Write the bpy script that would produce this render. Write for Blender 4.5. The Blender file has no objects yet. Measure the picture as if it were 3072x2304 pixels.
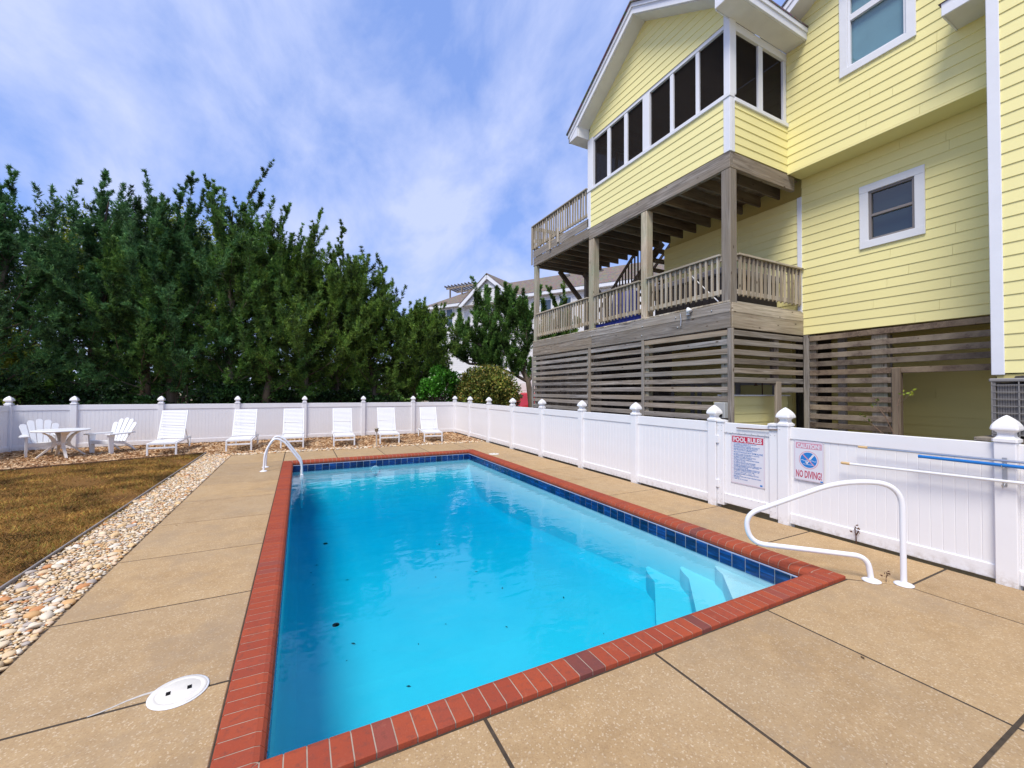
import bpy, math, random
import numpy as np
from mathutils import Matrix, Vector
R = math.radians
scene = bpy.context.scene
col = scene.collection

# ------------------------------------------------------------------ camera
YAW, PITCH, ROLL, CAMH = R(27.03278), R(1.04055), R(0.28442), 1.8
fwd = Vector((math.sin(YAW)*math.cos(PITCH), math.cos(YAW)*math.cos(PITCH), math.sin(PITCH)))
r0 = Vector((math.cos(YAW), -math.sin(YAW), 0)); u0 = r0.cross(fwd)
rgt = r0*math.cos(ROLL)+u0*math.sin(ROLL); up_ = u0*math.cos(ROLL)-r0*math.sin(ROLL)
cd = bpy.data.cameras.new('camera'); cam = bpy.data.objects.new('camera', cd); col.objects.link(cam)
cd.sensor_width = 36; cd.sensor_fit = 'HORIZONTAL'; cd.lens = 36*1245.55/3072
cd.clip_start = 0.05; cd.clip_end = 2000
cam.matrix_world = Matrix(((rgt.x, up_.x, -fwd.x, 0), (rgt.y, up_.y, -fwd.y, 0), (rgt.z, up_.z, -fwd.z, CAMH), (0, 0, 0, 1)))
scene.camera = cam
scene.render.resolution_x, scene.render.resolution_y = 1024, 768

# ------------------------------------------------------------------ sky and sun
SUN_AZ, SUN_EL = math.atan2(-0.75, -0.55), R(56)
world = bpy.data.worlds.new('World'); scene.world = world; world.use_nodes = True
wn, wl = world.node_tree.nodes, world.node_tree.links
wn.clear()
sky = wn.new('ShaderNodeTexSky'); sky.sky_type = 'NISHITA'; sky.sun_disc = False
sky.sun_elevation = SUN_EL; sky.sun_rotation = SUN_AZ; sky.altitude = 0; sky.air_density = 1.0; sky.dust_density = 0.1; sky.ozone_density = 3.0
tc = wn.new('ShaderNodeTexCoord'); sep = wn.new('ShaderNodeSeparateXYZ'); wl.new(tc.outputs['Generated'], sep.inputs[0])
zc = wn.new('ShaderNodeMath'); zc.operation = 'MAXIMUM'; zc.inputs[1].default_value = 0.0; wl.new(sep.outputs['Z'], zc.inputs[0])
za = wn.new('ShaderNodeMath'); za.operation = 'ADD'; za.inputs[1].default_value = 0.45; wl.new(zc.outputs[0], za.inputs[0])
dx = wn.new('ShaderNodeMath'); dx.operation = 'DIVIDE'; wl.new(sep.outputs['X'], dx.inputs[0]); wl.new(za.outputs[0], dx.inputs[1])
dy = wn.new('ShaderNodeMath'); dy.operation = 'DIVIDE'; wl.new(sep.outputs['Y'], dy.inputs[0]); wl.new(za.outputs[0], dy.inputs[1])
cmb = wn.new('ShaderNodeCombineXYZ'); wl.new(dx.outputs[0], cmb.inputs[0]); wl.new(dy.outputs[0], cmb.inputs[1])
mp = wn.new('ShaderNodeMapping'); mp.inputs['Rotation'].default_value = (0, 0, R(-38)); mp.inputs['Scale'].default_value = (1.35, 0.85, 1); mp.inputs['Location'].default_value = (3.1, 3.1, 0)
wl.new(cmb.outputs[0], mp.inputs[0])
cn = wn.new('ShaderNodeTexNoise'); cn.inputs['Scale'].default_value = 2.9; cn.inputs['Detail'].default_value = 7; cn.inputs['Roughness'].default_value = 0.58; cn.inputs['Distortion'].default_value = 0.25
wl.new(mp.outputs[0], cn.inputs['Vector'])
cr = wn.new('ShaderNodeValToRGB'); cr.color_ramp.elements[0].position = 0.37; cr.color_ramp.elements[1].position = 0.65
cr.color_ramp.elements[0].color = (0.03, 0.03, 0.03, 1); cr.color_ramp.elements[1].color = (0.85, 0.85, 0.85, 1)
wl.new(cn.outputs['Fac'], cr.inputs[0])
mx = wn.new('ShaderNodeMix'); mx.data_type = 'RGBA'
tint = wn.new('ShaderNodeMix'); tint.data_type = 'RGBA'; tint.blend_type = 'MULTIPLY'; tint.inputs[0].default_value = 1.0
wl.new(sky.outputs[0], tint.inputs[6]); tint.inputs[7].default_value = (1.35, 1.25, 1.35, 1)
veil = wn.new('ShaderNodeMix'); veil.data_type = 'RGBA'; veil.inputs[0].default_value = 0.68   # thin even high haze over the whole sky
wl.new(tint.outputs[2], veil.inputs[6]); veil.inputs[7].default_value = (1.75, 2.9, 6.6, 1)
wl.new(cr.outputs[0], mx.inputs[0]); wl.new(veil.outputs[2], mx.inputs[6]); mx.inputs[7].default_value = (4.4, 4.95, 7.1, 1)
bg = wn.new('ShaderNodeBackground'); bg.inputs['Strength'].default_value = 0.10
wl.new(mx.outputs[2], bg.inputs[0]); wo = wn.new('ShaderNodeOutputWorld'); wl.new(bg.outputs[0], wo.inputs[0])

sd = bpy.data.lights.new('sun', 'SUN'); sd.energy = 2.5; sd.angle = R(24); sd.color = (1.0, 0.93, 0.82)
sun = bpy.data.objects.new('sun', sd); col.objects.link(sun)
sdir = Vector((math.sin(SUN_AZ)*math.cos(SUN_EL), math.cos(SUN_AZ)*math.cos(SUN_EL), math.sin(SUN_EL)))
sun.rotation_euler = sdir.to_track_quat('Z', 'Y').to_euler(); sun.location = sdir*60

vs = scene.view_settings; vs.view_transform = 'Standard'; vs.look = 'None'; vs.gamma = 1.0; vs.use_curve_mapping = False
vs.exposure = 0.62
scene.cycles.max_bounces = 6; scene.cycles.transparent_max_bounces = 16; scene.cycles.diffuse_bounces = 3; scene.cycles.glossy_bounces = 3
scene.cycles.caustics_reflective = False; scene.cycles.caustics_refractive = False
try:
    scene.cycles.use_denoising = True; scene.cycles.denoiser = 'OPENIMAGEDENOISE'
except Exception: pass

# ------------------------------------------------------------------ helpers
I4 = Matrix.Identity(4)
WM = {}
def T(x, y, z): return Matrix.Translation((x, y, z))
def Rz(a): return Matrix.Rotation(a, 4, 'Z')
def link(o, parent=None, M=None):
    M = M or I4
    col.objects.link(o); o.matrix_basis = M
    if parent is not None:
        o.parent = parent; o.matrix_parent_inverse = WM[parent.name].inverted()
    WM[o.name] = M
    return o
def tag(o, label=None, cat=None, group=None, kind=None):
    if label: o['label'] = label
    if cat: o['category'] = cat
    if group: o['group'] = group
    if kind: o['kind'] = kind
    return o
def empty(name, loc=(0, 0, 0), rz=0.0, label=None, cat=None, group=None, parent=None, kind=None):
    o = bpy.data.objects.new(name, None); o.empty_display_size = 0.2
    link(o, parent, T(*loc) @ Rz(rz)); return tag(o, label, cat, group, kind)
def inst(name, mesh, parent=None, M=None):
    return link(bpy.data.objects.new(name, mesh), parent, M)
def copy_tree(root, M, label=None, group=None):
    c = root.copy(); col.objects.link(c); c.matrix_basis = M
    if label: c['label'] = label
    if group: c['group'] = group
    kids = [(k, c) for k in root.children]
    while kids:
        k, p = kids.pop()
        d = k.copy(); col.objects.link(d); d.parent = p
        kids += [(g, d) for g in k.children]
    return c

class MB:
    def __init__(s): s.v = []; s.f = []; s.sm = []
    def add(s, vs, fs, smooth=False):
        n = len(s.v); s.v += [tuple(p) for p in vs]
        for f in fs: s.f.append(tuple(i+n for i in f)); s.sm.append(smooth)
        return s
    def convex(s, vs, fs, smooth=False):
        c = Vector((0, 0, 0))
        for p in vs: c += Vector(p)
        c /= len(vs); out = []
        for f in fs:
            a, b, d = Vector(vs[f[0]]), Vector(vs[f[1]]), Vector(vs[f[2]])
            m = Vector((0, 0, 0))
            for i in f: m += Vector(vs[i])
            m /= len(f)
            out.append(f if (b-a).cross(d-a).dot(m-c) >= 0 else tuple(reversed(f)))
        return s.add(vs, out, smooth)
    def box(s, x0, x1, y0, y1, z0, z1, c=0.0, M=None):
        if c <= 0:
            vs = [(x, y, z) for x in (x0, x1) for y in (y0, y1) for z in (z0, z1)]
            fs = [(0, 1, 3, 2), (4, 6, 7, 5), (0, 4, 5, 1), (2, 3, 7, 6), (0, 2, 6, 4), (1, 5, 7, 3)]
        else:
            cx, cy, cz = (x0+x1)/2, (y0+y1)/2, (z0+z1)/2; hx, hy, hz = (x1-x0)/2, (y1-y0)/2, (z1-z0)/2
            vs = []; ix = {}
            for sx in (-1, 1):
                for sy in (-1, 1):
                    for sz in (-1, 1):
                        for a in range(3):
                            ix[(sx, sy, sz, a)] = len(vs)
                            vs.append((cx+sx*(hx-(c if a != 0 else 0)), cy+sy*(hy-(c if a != 1 else 0)), cz+sz*(hz-(c if a != 2 else 0))))
            fs = []
            for a in range(3):
                b, d = [(1, 2), (0, 2), (0, 1)][a]
                for sg in (-1, 1):
                    q = []
                    for (p, r) in ((-1, -1), (1, -1), (1, 1), (-1, 1)):
                        k = [0, 0, 0]; k[a] = sg; k[b] = p; k[d] = r; q.append(ix[(*k, a)])
                    fs.append(tuple(q))
            for a in range(3):       # edges parallel to axis a
                b, d = [(1, 2), (0, 2), (0, 1)][a]
                for p in (-1, 1):
                    for r in (-1, 1):
                        k0 = [0, 0, 0]; k0[b] = p; k0[d] = r; k1 = list(k0); k0[a] = -1; k1[a] = 1
                        fs.append((ix[(*k0, b)], ix[(*k1, b)], ix[(*k1, d)], ix[(*k0, d)]))
            for sx in (-1, 1):
                for sy in (-1, 1):
                    for sz in (-1, 1): fs.append(tuple(ix[(sx, sy, sz, a)] for a in range(3)))
        if M is not None: vs = [tuple(M @ Vector(p)) for p in vs]
        return s.convex(vs, fs)
    def beam(s, p, q, w, h, up=(0, 0, 1), c=0.0):
        p, q = Vector(p), Vector(q); d = (q-p); L = d.length; d.normalize()
        sd_ = d.cross(Vector(up))
        if sd_.length < 1e-5: sd_ = d.cross(Vector((1, 0, 0)))
        sd_.normalize(); u = sd_.cross(d)
        M = Matrix(((d.x, sd_.x, u.x, p.x), (d.y, sd_.y, u.y, p.y), (d.z, sd_.z, u.z, p.z), (0, 0, 0, 1)))
        return s.box(0, L, -w/2, w/2, -h/2, h/2, c, M)
    def loft(s, rings, cap=True, smooth=True, closed=True):
        n = len(rings[0]); vs = [p for r in rings for p in r]; fs = []
        for i in range(len(rings)-1):
            for j in range(n if closed else n-1):
                k = (j+1) % n
                fs.append((i*n+j, i*n+k, (i+1)*n+k, (i+1)*n+j))
        s.add(vs, fs, smooth)
        if cap and closed:
            s.add(rings[0], [tuple(reversed(range(n)))]); s.add(rings[-1], [tuple(range(n))])
        return s
    def tube(s, path, r, n=8, cap=True):
        path = [Vector(p) for p in path]; rings = []
        rs = r if isinstance(r, (list, tuple)) else [r]*len(path)
        prev = None
        for i, p in enumerate(path):
            d = (path[min(i+1, len(path)-1)]-path[max(i-1, 0)]).normalized()
            if prev is None:
                a = d.cross(Vector((0, 0, 1)))
                if a.length < 1e-3: a = d.cross(Vector((1, 0, 0)))
            else: a = prev-d*prev.dot(d)
            a.normalize(); prev = a; b = d.cross(a)
            rings.append([p+(a*math.cos(t)+b*math.sin(t))*rs[i] for t in [2*math.pi*k/n for k in range(n)]])
        return s.loft(rings, cap)
    def lathe(s, prof, n=16, c=(0, 0, 0), smooth=True):
        rings = [[(c[0]+r*math.cos(2*math.pi*k/n), c[1]+r*math.sin(2*math.pi*k/n), c[2]+z) for k in range(n)] for r, z in prof]
        return s.loft(rings, True, smooth)
    def prism(s, poly, z0, z1, c=0.0):
        n = len(poly); m = Vector((sum(p[0] for p in poly)/n, sum(p[1] for p in poly)/n, 0))
        a = [(p[0], p[1], z0) for p in poly]
        if c <= 0:
            b = [(p[0], p[1], z1) for p in poly]
            s.convex(a+b, [tuple(range(n)), tuple(range(n, 2*n))]+[(i, (i+1) % n, n+(i+1) % n, n+i) for i in range(n)])
        else:
            b = [(p[0], p[1], z1-c) for p in poly]; t = []
            for i in range(n):
                e1 = (Vector(poly[i])-Vector(poly[i-1])).normalized(); e2 = (Vector(poly[(i+1) % n])-Vector(poly[i])).normalized()
                n1 = Vector((-e1.y, e1.x)); n2 = Vector((-e2.y, e2.x)); k = (n1+n2); k = k/(1+n1.dot(n2))
                q = Vector(poly[i])+k*c; t.append((q.x, q.y, z1))
            s.convex(a+b+t, [tuple(range(n)), tuple(range(2*n, 3*n))]+[(i, (i+1) % n, n+(i+1) % n, n+i) for i in range(n)]+[(n+i, n+(i+1) % n, 2*n+(i+1) % n, 2*n+i) for i in range(n)])
        return s
    def mesh(s, name, mat):
        m = bpy.data.meshes.new(name); m.from_pydata([tuple(p) for p in s.v], [], s.f)
        if any(s.sm): m.polygons.foreach_set('use_smooth', s.sm)
        m.materials.append(mat); m.update(); return m
    def obj(s, name, mat, parent=None, M=None): return inst(name, s.mesh(name, mat), parent, M)

def quads_mesh(name, V, mat, nv=4):
    """V: (n, nv, 3) array of separate faces, built fast"""
    n = V.shape[0]; m = bpy.data.meshes.new(name)
    m.vertices.add(n*nv); m.vertices.foreach_set('co', np.ascontiguousarray(V, dtype=np.float32).ravel())
    m.loops.add(n*nv); m.loops.foreach_set('vertex_index', np.arange(n*nv, dtype=np.int32))
    m.polygons.add(n); m.polygons.foreach_set('loop_start', np.arange(0, n*nv, nv, dtype=np.int32))
    m.polygons.foreach_set('loop_total', np.full(n, nv, dtype=np.int32))
    m.materials.append(mat); m.update(calc_edges=True); return m

# ------------------------------------------------------------------ materials
def srgb(r, g, b): return tuple(((c/255)/12.92 if c/255 <= 0.04045 else ((c/255+0.055)/1.055)**2.4) for c in (r, g, b))+(1,)
class Mat:
    def __init__(s, name):
        s.m = bpy.data.materials.new(name); s.m.use_nodes = True; s.nt = s.m.node_tree; s.N = s.nt.nodes; s.L = s.nt.links
        s.N.clear(); s.out = s.N.new('ShaderNodeOutputMaterial'); s.p = s.N.new('ShaderNodeBsdfPrincipled'); s.L.new(s.p.outputs[0], s.out.inputs[0])
        s.tc = None
    def n(s, t, **kw):
        o = s.N.new('ShaderNode'+t)
        for k, v in kw.items():
            if hasattr(o, k) and not isinstance(getattr(type(o), k, None), type(None)) and k in o.bl_rna.properties: setattr(o, k, v)
            else: s.set(o.inputs[k.replace('_', ' ')], v)
        return o
    def set(s, i, v):
        if hasattr(v, 'outputs'): s.L.new(v.outputs[0], i)
        elif isinstance(v, bpy.types.NodeSocket): s.L.new(v, i)
        else: i.default_value = v
    def coord(s, kind='Object', scale=(1, 1, 1), rnd=0.0):
        if s.tc is None: s.tc = s.N.new('ShaderNodeTexCoord')
        c = s.tc.outputs[kind]
        if rnd:
            oi = s.N.new('ShaderNodeObjectInfo'); mm = s.N.new('ShaderNodeMath'); mm.operation = 'MULTIPLY'; mm.inputs[1].default_value = rnd
            s.L.new(oi.outputs['Random'], mm.inputs[0]); va = s.N.new('ShaderNodeVectorMath'); va.operation = 'ADD'
            s.L.new(c, va.inputs[0]); s.L.new(mm.outputs[0], va.inputs[1]); c = va.outputs[0]
        mp = s.N.new('ShaderNodeMapping'); mp.inputs['Scale'].default_value = scale; s.L.new(c, mp.inputs[0]); return mp.outputs[0]
    def noise(s, scale, detail=3, rough=0.55, vec=None, dist=0.0):
        o = s.N.new('ShaderNodeTexNoise'); o.inputs['Scale'].default_value = scale; o.inputs['Detail'].default_value = detail
        o.inputs['Roughness'].default_value = rough; o.inputs['Distortion'].default_value = dist
        s.L.new(vec if vec is not None else s.coord(), o.inputs['Vector']); return o.outputs['Fac']
    def voro(s, scale, vec=None, feat='F1', out='Distance'):
        o = s.N.new('ShaderNodeTexVoronoi'); o.feature = feat; o.inputs['Scale'].default_value = scale
        s.L.new(vec if vec is not None else s.coord(), o.inputs['Vector']); return o.outputs[out]
    def ramp(s, fac, stops, interp='LINEAR'):
        o = s.N.new('ShaderNodeValToRGB'); e = o.color_ramp.elements; o.color_ramp.interpolation = interp
        while len(e) < len(stops): e.new(0.5)
        for k, (p, c) in enumerate(stops):
            e[k].position = p; e[k].color = c if len(c) == 4 else tuple(c)+(1,)
        s.L.new(fac, o.inputs[0]); return o.outputs[0]
    def mix(s, fac, a, b, blend='MIX'):
        o = s.N.new('ShaderNodeMix'); o.data_type = 'RGBA'; o.blend_type = blend
        s.set(o.inputs[0], fac); s.set(o.inputs[6], a); s.set(o.inputs[7], b); return o.outputs[2]
    def math(s, op, a, b=0.0):
        o = s.N.new('ShaderNodeMath'); o.operation = op; s.set(o.inputs[0], a); s.set(o.inputs[1], b); return o.outputs[0]
    def bump(s, h, strength=0.3, dist=0.01):
        o = s.N.new('ShaderNodeBump'); o.inputs['Strength'].default_value = strength; o.inputs['Distance'].default_value = dist
        s.L.new(h, o.inputs['Height']); s.L.new(o.outputs[0], s.p.inputs['Normal']); return s
    def base(s, c, rough=0.5, spec=0.5, metal=0.0):
        s.set(s.p.inputs['Base Color'], c); s.set(s.p.inputs['Roughness'], rough); s.set(s.p.inputs['Specular IOR Level'], spec); s.set(s.p.inputs['Metallic'], metal); return s
    def rand(s): return s.N.new('ShaderNodeObjectInfo').outputs['Random']
    def island(s): return s.N.new('ShaderNodeNewGeometry').outputs['Random Per Island']

def plain(name, c, rough=0.5, spec=0.5, metal=0.0, var=0.08, scale=4):
    m = Mat(name); n = m.noise(scale, 4)
    k = m.ramp(n, [(0.3, (1-var,)*3), (0.7, (1+0*var,)*3)])
    m.base(m.mix(1.0, c if len(c) == 4 else tuple(c)+(1,), k, 'MULTIPLY'), rough, spec, metal); return m.m
def wood(name, axis, stops, green=0.0):
    m = Mat(name); sc = [26, 26, 26]; sc[axis] = 1.1
    v = m.coord('Object', tuple(sc), rnd=37.0)
    n = m.noise(1.0, 6, 0.62, v, 1.2); sc2 = [3.0]*3; sc2[axis] = 0.6
    big = m.noise(1.0, 3, 0.5, m.coord('Object', tuple(sc2), rnd=11.0))
    c = m.ramp(n, stops)
    c = m.mix(m.ramp(big, [(0.40, (0, 0, 0)), (0.68, (0.8,)*3)]), c, (0.27, 0.235, 0.185, 1))
    sk = [7.0]*3; sk[axis] = 2.6
    kn = m.voro(1.0, m.coord('Object', tuple(sk), rnd=23.0))
    c = m.mix(m.ramp(kn, [(0.06, (1,)*3), (0.11, (0,)*3)]), c, (0.075, 0.048, 0.03, 1))
    r = m.rand()
    c = m.mix(1.0, c, m.ramp(r, [(0, (0.66, 0.60, 0.54)), (0.25, (1.0, 0.99, 0.98)), (0.5, (0.92, 0.82, 0.70)), (0.75, (1.14, 1.13, 1.13)), (1, (1.22, 1.10, 0.95))]), 'MULTIPLY')
    if green:
        g = m.noise(1.3, 3, 0.6, m.coord('Object', (1, 1, 1), rnd=5.0))
        c = m.mix(m.ramp(g, [(0.45, (0,)*3), (0.7, (green,)*3)]), c, (0.26, 0.31, 0.20, 1))
    m.base(c, 0.85, 0.2); m.bump(n, 0.45, 0.006); return m.m
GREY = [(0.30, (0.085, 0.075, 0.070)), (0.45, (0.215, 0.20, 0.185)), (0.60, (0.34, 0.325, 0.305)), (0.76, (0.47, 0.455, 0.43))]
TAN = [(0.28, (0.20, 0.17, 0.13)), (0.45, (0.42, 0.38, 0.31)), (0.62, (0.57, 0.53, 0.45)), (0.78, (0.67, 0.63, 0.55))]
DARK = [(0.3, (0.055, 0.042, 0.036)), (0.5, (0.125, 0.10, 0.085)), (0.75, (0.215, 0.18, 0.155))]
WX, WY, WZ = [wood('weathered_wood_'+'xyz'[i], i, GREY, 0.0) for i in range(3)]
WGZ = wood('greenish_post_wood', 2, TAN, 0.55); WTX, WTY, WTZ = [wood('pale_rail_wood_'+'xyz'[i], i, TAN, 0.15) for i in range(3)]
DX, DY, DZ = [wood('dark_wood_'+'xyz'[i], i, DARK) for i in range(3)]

def m_vinyl():
    m = Mat('white_vinyl'); n = m.noise(2.2, 4); z = m.N.new('ShaderNodeSeparateXYZ'); m.L.new(m.coord('Object'), z.inputs[0])
    c = m.mix(m.ramp(n, [(0.35, (0,)*3), (0.75, (0.35,)*3)]), (0.82, 0.815, 0.825, 1), (0.73, 0.725, 0.735, 1))
    gp = m.N.new('ShaderNodeNewGeometry'); sx_ = m.N.new('ShaderNodeSeparateXYZ'); m.L.new(gp.outputs['Position'], sx_.inputs[0])
    spl = m.noise(14, 5, 0.7, gp.outputs['Position']); dm = m.math('MULTIPLY', m.ramp(sx_.outputs[2], [(0.0, (1,)*3), (0.14, (0,)*3)]), m.ramp(spl, [(0.42, (0,)*3), (0.66, (0.75,)*3)]))
    c = m.mix(dm, c, (0.40, 0.33, 0.25, 1))
    sm = m.noise(9, 5, 0.7)
    c = m.mix(m.ramp(sm, [(0.66, (0,)*3), (0.8, (0.35,)*3)]), c, (0.55, 0.53, 0.50, 1))
    m.base(c, 0.38, 0.45); return m.m
VINYL = m_vinyl()
PVC = plain('white_resin', (0.80, 0.81, 0.82), 0.4, 0.45, var=0.05)
PVC2 = plain('cream_resin', (0.76, 0.70, 0.62), 0.5, 0.4, var=0.06)
TRIM = plain('white_trim_paint', (0.78, 0.80, 0.85), 0.5, 0.3, var=0.05)
SOFFIT = plain('soffit_paint', (0.72, 0.71, 0.69), 0.7, 0.2)
POWDER = plain('white_powder_coat', (0.82, 0.83, 0.86), 0.25, 0.5, var=0.03)
def m_siding(name, c):
    m = Mat(name); n = m.noise(1.4, 4, 0.6); g = m.noise(1.0, 4, 0.6, m.coord('Object', (60, 3, 60)))
    k = m.mix(m.ramp(n, [(0.3, (0,)*3), (0.8, (0.5,)*3)]), c, tuple(x*0.93 for x in c[:3])+(1,))
    k = m.mix(1.0, k, m.ramp(m.rand(), [(0, (0.975,)*3), (1, (1.02,)*3)]), 'MULTIPLY')
    m.base(k, 0.6, 0.25); m.bump(g, 0.06, 0.003); return m.m
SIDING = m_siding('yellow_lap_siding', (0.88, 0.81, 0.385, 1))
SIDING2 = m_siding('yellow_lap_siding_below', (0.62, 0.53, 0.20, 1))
def m_shingle(name, a, b):
    m = Mat(name); v = m.voro(9, m.coord('Object'), out='Color'); n = m.noise(40, 3)
    c = m.mix(m.math('MULTIPLY', n, 1.0), a, b); m.base(m.mix(0.35, c, v, 'SOFT_LIGHT'), 0.9, 0.2); m.bump(n, 0.5, 0.01); return m.m
SHINGLE = m_shingle('dark_shingles', (0.10, 0.09, 0.085, 1), (0.2, 0.18, 0.17, 1))
SHINGLE2 = m_shingle('brown_shingles', (0.135, 0.11, 0.09, 1), (0.25, 0.205, 0.165, 1))
def m_glass(name, tint, refl=1.0, through=0.75):
    m = Mat(name); m.N.remove(m.p)
    lw_ = m.N.new('ShaderNodeLayerWeight'); lw_.inputs[0].default_value = 0.5
    pw = m.math('ADD', m.math('MULTIPLY', m.math('POWER', lw_.outputs['Facing'], 5.0), 0.90), 0.09)
    g = m.N.new('ShaderNodeBsdfGlossy'); g.inputs['Roughness'].default_value = 0.02; g.inputs['Color'].default_value = (refl, refl, refl, 1)
    t = m.N.new('ShaderNodeBsdfTransparent'); t.inputs[0].default_value = tint
    ms = m.N.new('ShaderNodeMixShader'); m.L.new(pw, ms.inputs[0]); m.L.new(t.outputs[0], ms.inputs[1]); m.L.new(g.outputs[0], ms.inputs[2])
    m.L.new(ms.outputs[0], m.out.inputs[0]); return m.m
GLASS = m_glass('window_glass', (0.72, 0.78, 0.80, 1))
def m_screen():
    m = Mat('insect_screen'); m.N.remove(m.p)
    d = m.N.new('ShaderNodeBsdfDiffuse'); d.inputs[0].default_value = (0.028, 0.024, 0.022, 1)
    t = m.N.new('ShaderNodeBsdfTransparent'); ms = m.N.new('ShaderNodeMixShader'); ms.inputs[0].default_value = 0.60
    m.L.new(t.outputs[0], ms.inputs[1]); m.L.new(d.outputs[0], ms.inputs[2]); m.L.new(ms.outputs[0], m.out.inputs[0]); return m.m
SCREEN = m_screen()
def m_brick():
    m = Mat('coping_brick'); r = m.rand()
    c = m.ramp(r, [(0.0, (0.35, 0.054, 0.019)), (0.3, (0.385, 0.062, 0.020)), (0.6, (0.32, 0.047, 0.019)), (0.80, (0.35, 0.057, 0.025)), (0.95, (0.27, 0.058, 0.040)), (0.983, (0.14, 0.042, 0.042))], 'CONSTANT')
    n = m.noise(6, 5, 0.6, m.coord('Object', rnd=9.0)); f = m.noise(90, 3, 0.6)
    c = m.mix(m.ramp(n, [(0.35, (0,)*3), (0.7, (0.45,)*3)]), c, (0.27, 0.052, 0.030, 1))
    c = m.mix(m.ramp(f, [(0.62, (0,)*3), (0.75, (0.35,)*3)]), c, (0.46, 0.12, 0.06, 1))
    pt = m.noise(26, 5, 0.7, m.coord('Object', rnd=3.0)); c = m.mix(m.ramp(pt, [(0.30, (0.7,)*3), (0.48, (0,)*3)]), c, (0.17, 0.045, 0.030, 1))
    ef = m.noise(7, 6, 0.75, m.coord('Object', rnd=29.0)); c = m.mix(m.ramp(ef, [(0.60, (0,)*3), (0.78, (0.40,)*3)]), c, (0.46, 0.21, 0.13, 1))
    c = m.mix(0.12, c, (0.30, 0.17, 0.13, 1))
    m.base(c, 0.8, 0.15); m.bump(m.math('ADD', f, pt), 0.35, 0.003); return m.m
BRICK = m_brick(); MORTAR = plain('mortar', (0.44, 0.35, 0.27), 0.9, 0.2, var=0.25, scale=12)
def m_concrete():
    m = Mat('aggregate_concrete'); v = m.coord('Object')
    big = m.noise(0.9, 5, 0.6); mid = m.noise(5, 5, 0.65); sp = m.voro(120, v, out='Color'); gr = m.noise(160, 3, 0.7)
    c = m.ramp(mid, [(0.28, (0.365, 0.240, 0.115)), (0.52, (0.44, 0.295, 0.145)), (0.75, (0.51, 0.350, 0.178))])
    c = m.mix(m.ramp(big, [(0.38, (0,)*3), (0.68, (0.75,)*3)]), c, (0.47, 0.335, 0.185, 1))
    spc = m.N.new('ShaderNodeSeparateColor'); m.L.new(sp, spc.inputs[0])
    c = m.mix(m.ramp(spc.outputs[0], [(0.10, (0.28,)*3), (0.30, (0,)*3)]), c, (0.25, 0.145, 0.075, 1))
    c = m.mix(m.ramp(spc.outputs[1], [(0.86, (0,)*3), (0.97, (0.40,)*3)]), c, (0.80, 0.68, 0.50, 1))
    c = m.mix(m.ramp(gr, [(0.35, (0.22,)*3), (0.6, (0,)*3)]), c, (0.24, 0.155, 0.095, 1))
    st = m.noise(1.1, 6, 0.72, m.coord('Object', (1, 1, 1), rnd=13.0))
    c = m.mix(m.ramp(st, [(0.52, (0,)*3), (0.70, (0.6,)*3)]), c, (0.32, 0.235, 0.15, 1))
    c = m.mix(1.0, c, m.ramp(m.rand(), [(0, (0.88, 0.89, 0.92)), (0.5, (1.0, 1.0, 1.0)), (1, (1.06, 1.045, 1.0))]), 'MULTIPLY')
    m.base(c, 0.8, 0.3); m.bump(m.math('ADD', gr, m.math('MULTIPLY', spc.outputs[0], 0.7)), 0.22, 0.003); return m.m
CONCRETE = m_concrete()
def m_tile():
    m = Mat('blue_glazed_tile'); v = m.coord('Object', (3, 3, 30), rnd=17.0); n = m.noise(1.0, 4, 0.6, v)
    c = m.ramp(n, [(0.36, (0.005, 0.013, 0.05)), (0.55, (0.006, 0.035, 0.15)), (0.72, (0.012, 0.09, 0.30))])
    c = m.mix(1.0, c, m.ramp(m.rand(), [(0, (0.6,)*3), (1, (1.5,)*3)]), 'MULTIPLY')
    m.base(c, 0.12, 0.5); return m.m
TILE = m_tile(); GROUT = plain('grout', (0.42, 0.47, 0.52), 0.9, 0.2)
def m_plaster():
    m = Mat('pool_plaster'); n = m.noise(1.1, 6, 0.68); f = m.noise(14, 4, 0.6)
    c = m.mix(m.ramp(n, [(0.38, (0,)*3), (0.7, (0.6,)*3)]), (0.63, 0.71, 0.76, 1), (0.53, 0.63, 0.70, 1))
    c = m.mix(m.ramp(f, [(0.55, (0,)*3), (0.8, (0.25,)*3)]), c, (0.58, 0.70, 0.78, 1)); m.base(c, 0.8, 0.2); return m.m
PLASTER = m_plaster()
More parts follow.
